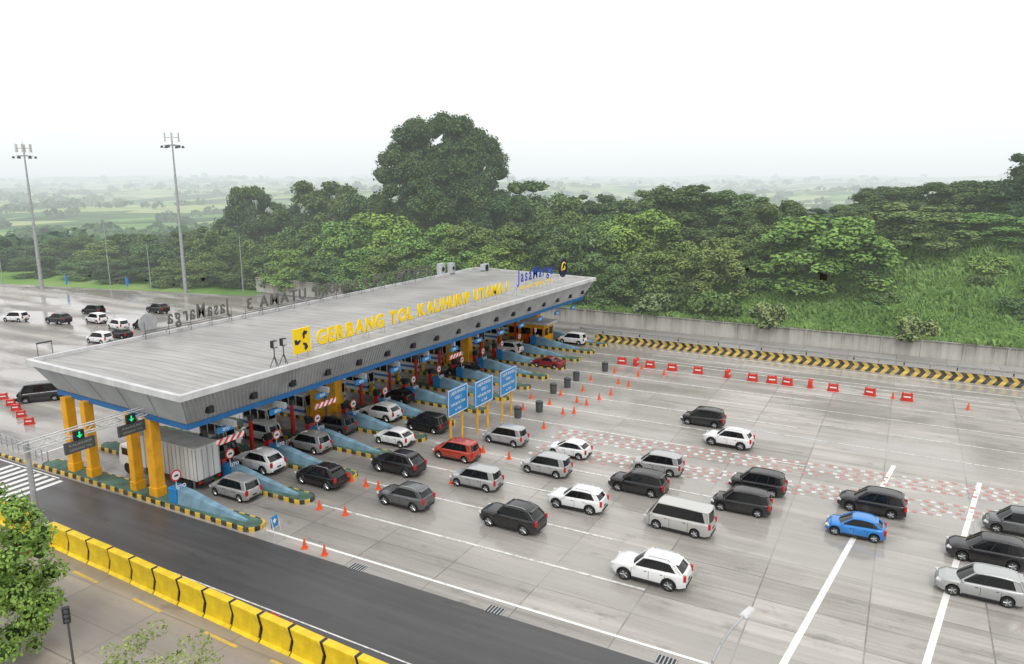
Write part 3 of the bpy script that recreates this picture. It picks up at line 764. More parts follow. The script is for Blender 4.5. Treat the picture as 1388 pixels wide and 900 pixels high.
CARS = [
('suv','white',825,940,806,'white SUV nearest the camera in the open plaza',.0),
('mpvb','silver',1257,1400,829,'silver MPV lowest of three at the right edge',.0),
('mpvb','black',1275,1402,779,'black MPV in the middle of three at the right edge',.0),
('mpv','grey',1333,1430,738,'grey MPV topmost of three at the right edge',.0),
('hatch','blue',1117,1203,741,'bright blue hatchback crossing the white line',.02),
('mpvb','black',1136,1228,707,'black MPV just behind the bright blue hatchback',-.02),
('mpv','black',962,1048,706,'black MPV right of the boxy silver minivan',.03),
('mpv','black',985,1069,678,'black MPV beyond the one right of the silver minivan',-.02),
('van','bronze',878,964,733,'boxy silver minivan in mid plaza',-.04),
('mpvb','black',821,909,678,'black MPV up and left from the silver minivan',.0),
('mpv','silver',851,931,650,'silver MPV right behind a black MPV in the open plaza',.02),
('rush','white',745,820,702,'white SUV between the black off-roader and the silver minivan',.03),
('hatch','white',739,805,627,'white hatchback behind the row of silver MPVs',.0),
('mpv','silver',705,775,652,'silver MPV directly below the white hatchback',.0),
('suv','black',648,741,729,'black off-roader SUV with bulky wheels in mid front',-.02),
('mpv','silver',610,681,671,'silver MPV below the red one',.02),
('rush','grey',509,590,698,'dark grey SUV left of the black off-roader',.0),
('suv','black',504,575,650,'black SUV left of the red MPV',.0),
('mpv','red',586,651,631,'red MPV near the three blue boards',.0),
('mpv','silver',654,716,609,'silver MPV just beyond the red one',-.02),
('hatch','white',507,562,610,'white hatchback approaching the fourth island',.0),
('mpv','black',555,602,591,'black car beside the nearest blue board',.0),
('mpv','black',918,988,583,'black MPV highest in the open plaza',.03),
('rush','white',948,1027,613,'white SUV beside the highest black MPV',-.03),
('rush','black',399,471,668,'black SUV entering the second lane',.0),
('suv','white',320,381,647,'white SUV with its tail at the second island',.0),
('mpv','silver',285,352,685,'silver MPV behind the truck in the nearest lane',.0),
('mpv','silver',390,447,619,'silver MPV entering the third lane',.0),
('mpv','white',328,378,603,'white car under the canopy in the second lane',.0),
('mpv','black',266,320,629,'black car under the canopy beside the truck',.0),
('mpv','grey',430,478,593,'grey car under the canopy in the fourth lane',.0),
('rush','white',489,543,575,'white SUV at the fifth island under the front edge',.0),
('hatch','charcoal',520,556,550,'charcoal hatchback under the canopy in a middle lane',.0),
('sedan','maroon',722,764,502,'dark red sedan by the far islands',.0),
('mpv','white',755,797,469,'white MPV leaving the farthest lane at canopy end',.0),
('suv','white',665,709,483,'white SUV under the far half of the canopy',.0),
('suv','charcoal',607,650,516,'charcoal SUV under the canopy past the middle columns',.0)]
for (k_, c_, u0, u1, vb, lb, rz) in CARS: place_car(k_, c_, u0, u1, vb, lb, group=G, rz=rz)
FAR = [('mpv','white',9,33,438,'small white car farthest left on the rear plaza',.3),('suv','charcoal',64,94,441,'dark SUV alone on the rear plaza at left',.1),
('mpv','black',110,142,428,'black car at the top of the rear plaza group',.2),('mpv','white',116,144,440,'white car just below the black one on rear plaza',.0),
('mpv','white',143,177,449,'white car right of centre in the rear plaza group',-.1),('mpv','white',117,152,468,'white car lowest in the rear plaza group',.1),
('hatch','charcoal',150,176,461,'charcoal hatchback near the rear plaza group bottom',.1),('suv','charcoal',197,230,426,'dark SUV behind the rear roof corner',.0),
('mpv','charcoal',183,207,449,'charcoal car close behind the rear roof edge',.0),('van','charcoal',42,70,549,'dark boxy jeep left of the canopy corner',.9)]
for (k_, c_, u0, u1, vb, lb, rz) in FAR: place_car(k_, c_, u0, u1, vb, lb, group='cars beyond the toll gate', rz=rz)
def rm(o):
    for ch in list(kids(o)): rm(ch)
    bpy.data.objects.remove(o)
for k_ in list(done): rm(done[k_])
# truck
tk = empty('box_truck', (-47.0, 37.1, 0), math.pi); tag(tk, 'white box truck in the nearest lane beside the near columns', 'truck')
mb = MB().box(4.0, 0, 2.4, 7.6, 2.3, 2.7); mb.build('cargo_box', M['offwhite'], tk, bevel=.04)
mb = MB()
for i in range(16): mb.box(.5+i*.48, 1.165, 2.4, .06, .03, 2.6); mb.box(.5+i*.48, -1.165, 2.4, .06, .03, 2.6)
for yy in (-1.1, 0, 1.1): mb.box(.185, yy, 2.4, .04, .07, 2.6)
for yy in (-.5, .5): mb.box(.17, yy, 2.35, .04, .04, 2.5)
mb.build('box_rib', M['steel'], tk)
MB().box(5.0, 0, .85, 9.6, .9, .35).build('chassis', M['dark'], tk)
mb = MB(); mb.prism_y([(8.1, .6), (9.9, .6), (9.95, 1.5), (9.7, 2.5), (8.3, 2.55), (8.1, 2.4)], -1.05, 1.05); mb.build('cab', PAINT['white'], tk, bevel=.08)
MB().add([(9.965, -.9, 1.55), (9.965, .9, 1.55), (9.76, .85, 2.35), (9.76, -.85, 2.35)], [(0, 1, 2, 3)]).build('windscreen', M['glass'], tk)
for s_ in (-1, 1):
    MB().box(9.0, s_*1.056, 1.95, .9, .02, .6).build('side_window', M['glass'], tk); MB().box(.15, s_*.9, .9, .08, .3, .16).build('taillight', M['tail'], tk)
    for xx in (1.6, 2.6, 8.9): MB().lathe([(.25, -.14), (.46, -.14), (.5, -.08), (.5, .08), (.46, .14), (.25, .14)], 18, (xx, s_*.92, .5), 0, 'y').build('wheel', M['tyre'], tk, smooth=True)
# ------------------------------------------------------------------ near yellow barrier
yb_ = empty('yellow_barrier'); Lb = 2.10
mb = MB(); h_ = 1.55
mb.prism_y([(0, .12), (Lb, .12), (Lb+.22, h_*.55), (Lb, h_), (0, h_), (.22, h_*.55)], -.24, .24); mb.build('panel', M['ybar'], yb_, bevel=.05)
MB().box(Lb/2+.1, 0, .08, Lb+.1, .8, .16, 0, 0, 1, .65).build('base', M['ybar'], yb_, bevel=.02)
MB().box(Lb+.14, 0, .78, .3, .38, 1.50).build('connector', M['black'], yb_)
ln = [(-58.5+2.3*i, 26.3-(.043)*(2.3*i)) for i in range(20)]
first = True
for i, (x, y) in enumerate(ln):
    if i == 3: continue
    o = yb_ if first else copy_tree(yb_); first = False
    o.location = (x, y, 0); o.rotation_euler = (0, 0, -.043+rnd.uniform(-.02, .02)); tag(o, 'large yellow road barrier beside the asphalt, '+nth(i+1)+' from the left', 'barrier', 'yellow barriers along the asphalt')
wb0 = empty('water_barrier')
mb = MB(); mb.prism_y([(-.5, 0), (.5, 0), (.47, .3), (.44, .8), (.3, .82), (.28, .72), (-.28, .72), (-.3, .82), (-.44, .8), (-.47, .3)], -.2, .2); mb.build('shell', M['red'], wb0, bevel=.04)
MB().box(0, 0, .42, .6, .43, .14).build('reflective_strip', M['wtext'], wb0); MB().box(0, 0, .04, 1.05, .5, .08).build('foot', M['red'], wb0)
WB = [(843, 493), (862, 495), (881, 498), (911, 502), (946, 506), (986, 511), (1020, 516), (1046, 519), (1067, 522), (1098, 525), (1129, 530), (1179, 536), (1229, 543)]
for i, (u, v) in enumerate(WB):
    o = wb0 if i == 0 else copy_tree(wb0); x, y = P(u, v); o.location = (x, y, 0); o.rotation_euler = (0, 0, rnd.uniform(-.25, .25)+(math.pi/2 if i % 4 == 1 else 0)); o.scale = (1.2, 1.2, 1.15)
    tag(o, 'red water barrier in the row near the chevron wall, '+nth(i+1)+' from the left', 'barrier', 'red water barriers in the far row')
for i, (u, v) in enumerate(((5, 541), (15, 549), (22, 556), (29, 565), (40, 575))):
    o = copy_tree(wb0); x, y = P(u, v); o.location = (x, y, 0); o.rotation_euler = (0, 0, rnd.uniform(.6, 1)); o.scale = (.9,)*3; tag(o, 'red water barrier at the left image edge, '+nth(i+1)+' from the top', 'barrier', 'red water barriers at left')
for i, (x, y) in enumerate(((-49.6, 24.3), (-37.0, 26.1), (-34.9, 26.0), (-33.1, 25.95), (-29.6, 25.8), (-28.7, 25.9), (-27.6, 25.75), (-24.9, 25.6))):
    o = copy_tree(wb0); o.location = (x, y, 0); o.rotation_euler = (0, 0, rnd.uniform(-.3, .3)); o.scale = (.75, .8, 1.15) if i else (1, 1, 1)
    tag(o, 'red barrier standing by the lamp post foot' if i == 0 else 'red barrier behind the yellow barriers, '+nth(i)+' from the left', 'barrier', 'red barriers beside the yellow row')
cn = empty('traffic_cone')
MB().lathe([(.17, .03), (.035, .75)], 14).build('cone', M['orange'], cn, smooth=True); MB().box(0, 0, .02, .42, .42, .04).build('base', M['orange'], cn); MB().lathe([(.122, .28), (.092, .42)], 14).build('reflective_band', M['wtext'], cn)
CN = [(413, 743), (440, 752), (433, 690), (468, 698), (496, 659), (513, 663), (476, 652), (553, 632), (612, 655), (640, 640), (737, 580), (763, 561), (782, 545), (795, 549), (828, 535), (852, 523), (778, 560), (709, 555), (720, 540), (1210, 540), (1312, 555), (801, 515), (833, 505), (655, 613), (690, 622), (745, 548), (760, 536), (838, 520), (865, 510), (812, 541), (790, 530), (870, 500), (900, 508)]
for i, (u, v) in enumerate(CN):
    o = cn if i == 0 else copy_tree(cn); x, y = P(u, v); o.location = (x, y, 0); o.rotation_euler = (0, 0, rnd.random())
    tag(o, 'orange traffic cone on the plaza, '+nth(sorted(CN).index((u, v))+1)+' counting from the left', 'traffic cone', 'traffic cones on the plaza')
bn = empty('barrel'); MB().lathe([(.34, 0), (.38, .3), (.4, .7), (.38, 1.15), (.3, 1.2)], 16).build('drum', M['dark'], bn, smooth=True); MB().lathe([(.42, .98), (.42, 1.06)], 16).build('rim', M['black'], bn)
BN = [(702, 566), (731, 558), (750, 533), (769, 525), (781, 516), (820, 503)]
for i, (u, v) in enumerate(BN):
    o = bn if i == 0 else copy_tree(bn); x, y = P(u, v); o.location = (x, y, 0); tag(o, 'dark drum by the island noses, '+nth(i+1)+' from the left', 'barrel', 'dark drums at island noses')
x, y = P(373, 722); af = empty('standing_sign', (x, y, 0), .1); tag(af, 'small blue standing sign at the tip of the nearest island', 'sign')
MB().box(0, 0, .85, .05, .7, .8).build('panel', M['skyblue'], af); mb = MB()
for s_ in (-1, 1): mb.tube((.02, s_*.33, 1.2), (.25, s_*.36, 0), .025, n=5); mb.tube((-.02, s_*.33, 1.2), (-.35, s_*.36, 0), .025, n=5)
mb.build('frame', M['white'], af)
mb = MB().add([(.03, -.2, .95), (.03, 0, .7), (.03, .2, .95), (.03, 0, 1.1)], [(0, 1, 2, 3)]); mb.build('arrow_mark', M['wtext'], af)
for i, (u, v) in enumerate(((671, 827), (903, 896), (485, 769))):
    x, y = P(u, v); g_ = empty('drain_grate', (x, y, .006)); tag(g_, ['dark drain grate in the middle foreground', 'dark drain grate at the bottom image edge', 'small drain grate near the nearest island'][i], 'drain')
    MB().box(0, 0, .004, 1.1, .7, .01).build('pit', M['black'], g_); mb = MB()
    for j in range(6): mb.box(-.5+j*.2, 0, .015, .07, .72, .02)
    mb.build('grate_bars', M['steel'], g_)
# ------------------------------------------------------------------ gantry at left
gt = empty('lane_gantry', (-49.5, 25.2, 0)); tag(gt, 'grey steel post and lattice arm carrying two lane signals at left', 'gantry')
MB().tube((0, 0, 0), (0, 0, 7.6), .2, .15, 12).box(0, 0, .2, .8, .8, .4).build('post', M['steel'], gt, smooth=True)
mb = MB()
for (x, z) in ((-.25, 6.9), (.25, 6.9), (-.25, 7.45), (.25, 7.45)): mb.tube((x, -.4, z), (x, 9.3, z), .05, n=6)
for i in range(12):
    y = -.4+i*.8; z0, z1 = (6.9, 7.45) if i % 2 else (7.45, 6.9)
    for x in (-.25, .25): mb.tube((x, y, z0), (x, y+.8, z1), .03, n=4)
    mb.tube((-.25, y, 6.9), (.25, y+.8, 6.9), .025, n=4)
mb.build('lattice_arm', M['offwhite'], gt)
for i, y in enumerate((3.2, 7.1)):
    sg = empty('lane_signal_board', (-49.1, 25.2+y, 0)); tag(sg, ['left', 'right'][i]+' black lane signal with a green arrow on the gantry', 'lane signal')
    MB().box(0, 0, 6.3, .2, 2.1, .8).build('text_panel', M['dark'], sg); MB().box(0, 0, 7.05, .2, .7, .65).build('arrow_panel', M['black'], sg)
    mb = MB().box(.115, 0, 7.16, .02, .10, .26).add([(.12, -.2, 7.05), (.12, .2, 7.05), (.12, 0, 6.84)], [(0, 1, 2)]); mb.build('green_arrow', M['green'], sg)
    text('KALIHURIP', .26, (.115, 0, 6.38), '+x', M['dimtext'], sg, .005, 0, fit=1.6); text('GERBANG TOL', .24, (.115, 0, 6.05), '+x', M['dimtext'], sg, .005, 0, fit=1.6)
lp = empty('street_lamp', (-4.6, 23.0, 0)); tag(lp, 'curved street lamp head rising into the bottom right of the frame', 'street lamp')
MB().tube((0, 0, 0), (0, 0, 7.6), .1, .07, 10).build('pole', M['steel'], lp, smooth=True)
pts = [(0, 0, 7.6), (.05, .15, 8.1), (.2, .6, 8.55), (.4, 1.2, 8.82), (.65, 2.0, 8.95)]
MB().path(pts, .05, 8).build('arm', M['steel'], lp, smooth=True)
MB().box(.75, 2.35, 8.98, .32, .75, .12, 0, -.3, .7, .8).build('lamp_head', M['offwhite'], lp, bevel=.03); MB().box(.75, 2.35, 8.9, .26, .6, .04, 0, -.3).build('lamp_glass', M['wtext'], lp)
tl = empty('traffic_light', (-33.4, 17.7, 0)); tag(tl, 'small dark traffic light on a thin pole at bottom left', 'traffic light')
MB().tube((0, 0, 0), (0, 0, 4.4), .06, .05, 8).build('pole', M['dark'], tl); MB().box(.05, -.05, 4.2, .25, .32, .8, 0, -.6).build('signal_head', M['black'], tl, bevel=.03)
for j in range(3): MB().lathe([(.09, -.05), (.09, .05)], 12, (.17, -.12, 4.44-j*.24), 0, 'x').build('lens', M['dark'], tl)
MB().box(-.2, .1, 4.25, .2, .2, .3).build('camera_box', M['dark'], tl)
# ------------------------------------------------------------------ chevron wall, guardrail, retaining wall
cw = empty('chevron_barrier'); tag(cw, 'long concrete barrier painted with yellow and black chevrons', 'barrier wall')
mb = MB(); prof = [(-.35, 0), (-.3, .25), (-.12, .5), (-.1, 1.1), (.1, 1.1), (.12, .5), (.3, .25), (.35, 0)]
X0, X1, Y0 = -40.5, 90, 102.3
vs = [(x, Y0+a, z) for x in (X0, X1) for a, z in prof]; nn = len(prof)
mb.add(vs, [(i, i+1, i+1+nn, i+nn) for i in range(nn-1)]+[tuple(range(nn)), tuple(range(nn, 2*nn))]); mb.build('painted_wall', M['chev'], cw)
MB().box((X0+X1)/2, Y0, 1.14, X1-X0, .28, .08).build('coping', M['conc'], cw)
k2 = MB().box(25, 105.4, .12, 132, .35, .24).build('striped_kerb', M['kerb']); tag(k2, 'low yellow and black kerb behind the chevron barrier', 'kerb')
gr = empty('guardrail', (0, 106.6, 0)); tag(gr, 'steel guardrail on posts in front of the retaining wall', 'guardrail')
MB().box(20, 0, .75, 130, .06, .26).build('rail', M['steel'], gr)
for i in range(44): MB().box(-44+i*3, .1, .45, .16, .14, .9).build('post', M['dark'] if i % 2 else M['conc'], gr)
rw = empty('retaining_wall'); tag(rw, 'pale stained concrete retaining wall at the foot of the grassy hill', 'wall')
def wallmat():
    m, n, out = newmat('stained_concrete')
    g = n.node('ShaderNodeNewGeometry').outputs['Position']
    s1 = n.noise(n.scalev(g, (1.2, 1.2, .12)), 1.0, 5, .65); s2 = n.noise(g, .35, 4, .6)
    z_ = n.node('ShaderNodeSeparateXYZ', {0: g}).outputs[2]
    up = n.mapr(z_, .6, 2.4, 0.0, .22)
    a = n.math('ADD', n.math('ADD', n.math('MULTIPLY', s1, .7), n.math('MULTIPLY', s2, .3)), up)
    col = n.ramp(a, [(.40, (.50, .49, .45, 1)), (.60, (.38, .37, .34, 1)), (.84, (.14, .145, .12, 1))])
    b = n.node('ShaderNodeBsdfPrincipled', {'Base Color': col, 'Roughness': .85}); n.l.new(b.outputs[0], out.inputs[0]); return m
wm = wallmat()
MB().box(55, 114.1, 1.15, 260, .35, 2.3).build('wall_face', wm, rw)
mb = MB()
for i in range(52): mb.box(-72+i*5, 113.88, 1.15, .3, .12, 2.3)
mb.build('pilaster', wm, rw); MB().box(55, 114.05, 2.35, 260, .5, .10).build('coping', wm, rw)
rw2 = empty('retaining_wall'); tag(rw2, 'short pale concrete wall behind the rear roof lettering', 'wall')
MB().box(-111, 113, 1.5, 24, .4, 3.0).build('wall_face', wm, rw2); MB().box(-111, 113, 3.05, 24.2, .6, .12).build('coping', M['conc'], rw2)
fr = empty('railing'); tag(fr, 'grey pedestrian railing at the left image edge', 'railing')
a = Vector(P(-40, 585)+(0,)); b = Vector(P(66, 628)+(0,)); mb = MB()
for zz in (.35, .7, 1.05): mb.tube(a+Vector((0, 0, zz)), b+Vector((0, 0, zz)), .035, n=5)
mb.build('rail', M['steel'], fr)
for i in range(15):
    p = a.lerp(b, i/14); MB().tube(p, p+Vector((0, 0, 1.1)), .045, n=6).build('post', M['steel'], fr)
MBk = MB().box(-66, 33.3, .08, 10, .25, .16).build('road_kerb', M['kerb']); tag(MBk, 'short yellow and black kerb running left of the nearest island', 'kerb')
x, y = P(62, 482); sg = empty('frame_post', (x, y, 0)); tag(sg, 'small metal frame post on the rear plaza at the roof corner', 'post')
for s_ in (-1, 1): MB().tube((0, s_, 0), (0, s_, 2.0), .05, n=6).build('leg', M['dark'], sg)
MB().box(0, 0, 1.9, .1, 2.1, .2).build('crossbar', M['dark'], sg)
# ------------------------------------------------------------------ masts
def ztop(x, y, vt):
    A = -SY*x+CY*y; dy = (vt-450)/1000; return CH-A*(S+dy*C)/(C-dy*S)
def mast(u, vb, vt, label):
    x, y = P(u, vb); zt = ztop(x, y, vt)
    r0 = empty('high_mast', (x, y, 0)); tag(r0, label, 'light mast', 'tall light masts')
    MB().tube((0, 0, 0), (0, 0, zt*.4), .42, .33, 10).tube((0, 0, zt*.4), (0, 0, zt*.75), .30, .22, 10).tube((0, 0, zt*.75), (0, 0, zt), .2, .12, 10).build('pole', M['steel'], r0, smooth=True)
    mb = MB(); q = [(1.6*math.cos(i*math.pi/6), 1.6*math.sin(i*math.pi/6), zt-2.2) for i in range(13)]; mb.path(q, .06, 5)
    for i in range(0, 12, 2): mb.tube((0, 0, zt-2.0), q[i], .05, n=5)
    mb.build('head_ring', M['steel'], r0)
    for i in range(6):
        t = i*math.pi/3; MB().box(2.0*math.cos(t), 2.0*math.sin(t), zt-2.5, .6, .5, .45, 0, t, .6, .6).build('floodlight', M['dark'], r0)
    for i in range(6):
        t = i*math.pi/3+.4; MB().box(1.5*math.cos(t), 1.5*math.sin(t), zt-.6, .16, .32, 1.7, 0, t).build('antenna_panel', M['offwhite'], r0)
    mb = MB()
    for i in range(6): mb.tube((0, 0, zt-.6), (1.5*math.cos(i*math.pi/3+.4), 1.5*math.sin(i*math.pi/3+.4), zt-.6), .04, n=5)
    mb.tube((0, 0, zt), (0, 0, zt+.8), .03, n=5).build('antenna_mount', M['steel'], r0)
mast(57, 391, 197, 'tall light mast at far left with antenna panels'); mast(252, 396, 182, 'tall light mast behind the rear plaza, right of the two')
for i, (u, vb, vt) in enumerate(((150, 388, 300), (330, 398, 318), (4, 385, 318), (205, 392, 330))):
    x, y = P(u, vb); zt = ztop(x, y, vt)
    r0 = empty('lamp_post', (x, y, 0)); tag(r0, 'slim grey lamp post before the left trees, '+nth(sorted([150, 330, 4, 205]).index(u)+1)+' from the left', 'lamp post', 'slim lamp posts')
    MB().tube((0, 0, 0), (0, 0, zt), .11, .07, 8).build('pole', M['steel'], r0); MB().tube((0, 0, zt), (1.2, -1.0, zt+.3), .05, n=6).build('arm', M['steel'], r0); MB().box(1.5, -1.25, zt+.3, .8, .3, .12, 0, -.7).build('lamp_head', M['dark'], r0)
for i, (u, vb) in enumerate(((90, 393), (172, 396))):
    x, y = P(u, vb); r0 = empty('banner_flag', (x, y, 0)); tag(r0, ['left', 'right'][i]+' small blue feather banner before the left trees', 'banner')
    MB().tube((0, 0, 0), (0, 0, 3.4), .04, n=5).build('pole', M['steel'], r0); MB().add([(0, 0, 3.4), (.35, .2, 3.2), (.5, .3, 2.5), (.4, .2, 1.3), (0, 0, 1.1)], [(0, 1, 2, 3, 4)]).build('cloth', M['skyblue'], r0)
# ------------------------------------------------------------------ vegetation
def leaves(nr, lobes, dens, leaf, jit=.85):
    cs = np.array([l[:3] for l in lobes]); rs_ = np.array([l[3] for l in lobes]); allp = []; alln = []
    for i, (cx, cy, cz, rr_) in enumerate(lobes):
        k = int(dens*rr_*rr_*12.6/(leaf*leaf*.55))
        dvec = nr.normal(size=(k, 3)); dvec /= np.linalg.norm(dvec, axis=1)[:, None]
        dvec = dvec[dvec[:, 2] > -.6]
        ph = nr.uniform(0, 6.28, 3); bump_ = np.sin(dvec[:, 0]*5+ph[0])*np.sin(dvec[:, 1]*5+ph[1])*np.sin(dvec[:, 2]*5+ph[2])
        rad = rr_*(nr.uniform(.74, 1.18, size=len(dvec))+.28*bump_)
        p = cs[i]+dvec*rad[:, None]*np.array([1, 1, .85])
        dist = np.linalg.norm(p[:, None, :]-cs[None], axis=2)/rs_[None]
        dist[:, i] = 9; keep = dist.min(axis=1) > .78
        allp.append(p[keep]); alln.append(dvec[keep])
    p = np.concatenate(allp); nn_ = np.concatenate(alln); nn_ = nn_+np.array([0, 0, .35])+nr.normal(size=nn_.shape)*jit*.6; nn_ /= np.linalg.norm(nn_, axis=1)[:, None]
    a = np.cross(nn_, nr.normal(size=nn_.shape)); a /= np.linalg.norm(a, axis=1)[:, None]; b = np.cross(nn_, a)
    s_ = leaf*nr.uniform(.55, 1.3, size=(len(p), 1))
    q = np.stack([p-a*s_*.7, p-b*s_*.42, p+a*s_*.7, p+b*s_*.42], axis=1).reshape(-1, 3)
    return q, len(p)
def crown_mesh(name, seed, lobes, dens, leaf, lm, core=True, cs=.78):
    nr = np.random.RandomState(seed); q, k = leaves(nr, lobes, dens, leaf)
    V = q.tolist(); F = [(4*i, 4*i+1, 4*i+2, 4*i+3) for i in range(k)]; mi = [0]*k
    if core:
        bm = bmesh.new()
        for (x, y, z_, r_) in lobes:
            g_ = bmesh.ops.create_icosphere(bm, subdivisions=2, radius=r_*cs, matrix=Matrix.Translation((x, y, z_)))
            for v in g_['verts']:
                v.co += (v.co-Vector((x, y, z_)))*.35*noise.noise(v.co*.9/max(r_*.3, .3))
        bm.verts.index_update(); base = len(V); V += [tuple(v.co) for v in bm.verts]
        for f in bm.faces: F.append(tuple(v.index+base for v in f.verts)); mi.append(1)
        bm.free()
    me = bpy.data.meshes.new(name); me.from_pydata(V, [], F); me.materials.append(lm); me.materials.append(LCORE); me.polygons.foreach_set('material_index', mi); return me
def lobes_for(seed, Rr, H, n, rmin, rmax, low=.12, wide=.40):
    q = random.Random(seed); out = []
    for i in range(n):
        t = q.uniform(0, 2*math.pi); fz = q.uniform(low, .93)
        env = Rr*math.sqrt(max(.03, 1-(abs(fz-wide)/(.60 if fz > wide else .62))**2.1))
        r_ = q.uniform(rmin, rmax)*Rr*(1 if fz < .75 else .85)
        rad = max(0, min(env*math.sqrt(q.uniform(.25, 1)), env-r_*.55)); out.append((rad*math.cos(t), rad*math.sin(t), min(H*fz, H-r_*.8), r_))
    out.append((0, 0, H*.42, Rr*.52)); out.append((0, 0, H*.64, Rr*.42)); return out
def trunk_mesh(seed, H, Rr, r0):
    q = random.Random(seed); mb = MB(); mb.tube((0, 0, -.5), (.1, .05, H*.35), r0, r0*.75, 9); mb.tube((.1, .05, H*.35), (0, 0, H*.7), r0*.75, r0*.25, 8)
    for i in range(7):
        t = i*.9+q.random(); z0 = H*q.uniform(.2, .4); e = (Rr*.5*math.cos(t), Rr*.5*math.sin(t), z0+H*q.uniform(.1, .2))
        m_ = (e[0]*.5, e[1]*.5, z0+(e[2]-z0)*.6); mb.tube((0, 0, z0), m_, r0*.4, r0*.25, 6); mb.tube(m_, e, r0*.25, r0*.08, 6)
    o = mb.build('trunk', M['bark'], None, smooth=True); me = o.data; bpy.data.objects.remove(o); return me
TR0, TH0 = 6.0, 14.0
CRN = []
for kd in range(4):
    vv = []
    for j in range(3):
        nl = [56, 58, 54, 60][kd]; rmn, rmx = [(.15, .28), (.14, .26), (.16, .29), (.13, .23)][kd]
        vv.append(crown_mesh('crown', 11+kd*7+j, lobes_for(31+kd*5+j, TR0, TH0, nl, rmn, rmx, low=.07), [.9, .85, .9, .8][kd], [.36, .36, .38, .34][kd], LM[kd]))
    CRN.append(vv)
TRK = [trunk_mesh(s_, TH0, TR0, .38) for s_ in (1, 2)]
DESC = ['dark dense', 'mid green bushy', 'bright green rounded', 'loose airy']
TREES = [(-15,338,70,110,1),(20,333,66,112,0),(52,327,62,118,1),(92,320,66,122,0),(132,323,66,118,1),(172,313,68,124,0),(212,315,66,119,1),(250,310,62,124,0),(290,302,70,122,1),
(40,345,60,106,0),(112,345,64,110,1),(190,343,64,113,0),(268,340,66,114,1),(150,350,50,109,0),(228,352,56,111,1),
(335,249,70,134,0),(382,271,70,140,0),(445,240,122,142,0),(494,256,76,140,1),(415,298,84,126,1),(365,316,84,121,1),(322,328,66,117,0),(395,335,74,118,2),
(520,284,116,128,2),(465,296,88,124,2),(580,300,100,123,2),(640,300,90,124,1),(680,328,80,121,2),(500,333,84,119,2),(550,325,94,120,1),(615,335,84,119,2),(450,335,80,118,1),
(725,241,96,148,1),(686,260,76,140,0),(772,266,76,138,1),(803,260,80,152,0),(838,272,74,142,1),(740,298,96,126,0),(770,328,70,121,1),(705,300,80,124,1),
(802,300,100,124,3),(862,283,112,130,2),(925,246,116,144,0),(965,258,94,152,0),(1003,256,94,148,1),(1048,268,84,142,0),(903,322,100,123,1),(962,318,94,125,3),(840,343,84,120,1),(880,255,80,160,1),(1015,300,84,134,1),
(1120,289,150,131,2),(1190,250,76,165,0),(1228,272,140,144,3),(1275,244,94,165,0),(1322,242,94,168,0),(1358,250,84,160,1),(1392,202,94,156,0),(1352,286,104,150,2),(1180,296,84,144,1),(1050,306,76,136,1),(1300,286,84,152,0),(1410,310,90,148,1),(1090,280,70,155,0),(1150,276,66,158,1),(1235,250,80,168,1)]
def gz(x, y):
    if y > 114.25: return slope_z(x, y)
    return max(land_z(x, y), -.1)
ti = 0; cnt = {}
TREES.sort(key=lambda t: t[0])
for (u, vt, wp, Y, kd) in TREES:
    A = Y/(CY+SY*(u-694)/1000*.985)
    for _ in range(3):
        zc = A*C+10*S; Rr_ = (u-694)/1000*zc; yy = CY*A+SY*Rr_; A *= Y/yy
    x, y = AR(A, Rr_); zt = ztop(x, y, vt); g0 = gz(x, y); H = zt-g0; wd = wp/1000*zc/2*1.16
    r0 = empty('tree', (x, y, g0-.2)); cnt[kd] = cnt.get(kd, 0)+1
    tag(r0, '%s tree behind the plaza, %s of its kind from the left' % (DESC[kd], nth(cnt[kd])), 'tree', 'trees in the belt behind the plaza')
    me = CRN[kd][ti % 3]; ti += 1
    o = bpy.data.objects.new('crown', me); link(o, r0); o.scale = (wd/TR0, wd/TR0, H/TH0); o.rotation_euler = (0, 0, rnd.uniform(0, 6.28))
    o = bpy.data.objects.new('trunk', TRK[ti % 2]); link(o, r0); o.scale = (wd/TR0, wd/TR0, H/TH0)
# big tree
A = 143/CY*1.05; zc = A*C; x, y = AR(A, (600-694)/1000*zc); zt = ztop(x, y, 156)
H = zt-1; Rb = 190/1000*zc/2
q = random.Random(5); lb = []
for i in range(190):
    fz = q.uniform(.2, .95); wide = .48
    env = Rb*(math.sqrt(max(.05, 1-((fz-wide)/.54)**2)) if fz > wide else 1-.3*((wide-fz)/.28)**2)
    t = q.uniform(0, 6.28); r_ = Rb*q.uniform(.09, .18)
    rad = max(0, min(env*math.sqrt(q.uniform(.3, 1)), env-r_*.6)); lb.append((rad*math.cos(t), rad*math.sin(t), min(H*fz, H-r_*.8), r_))
lb += [(0, 0, H*.48, Rb*.55), (0, 0, H*.68, Rb*.42), (3, 0, H*.35, Rb*.5), (-5, 2, H*.45, Rb*.4), (5, -2, H*.5, Rb*.4)]
bt_ = empty('tree', (x, y, 1)); tag(bt_, 'huge dark tree towering above all the others', 'tree')
o = bpy.data.objects.new('crown', crown_mesh('crown', 99, lb, .85, .46, LM[0])); link(o, bt_)
o = bpy.data.objects.new('trunk', trunk_mesh(4, H, Rb, 1.1)); link(o, bt_)
SH = [crown_mesh('foliage', 200+j, lobes_for(210+j, 2.0, 2.6, 16, .24, .42, low=.12), .8, .26, LM[[1, 2, 4, 0][j]]) for j in range(4)]
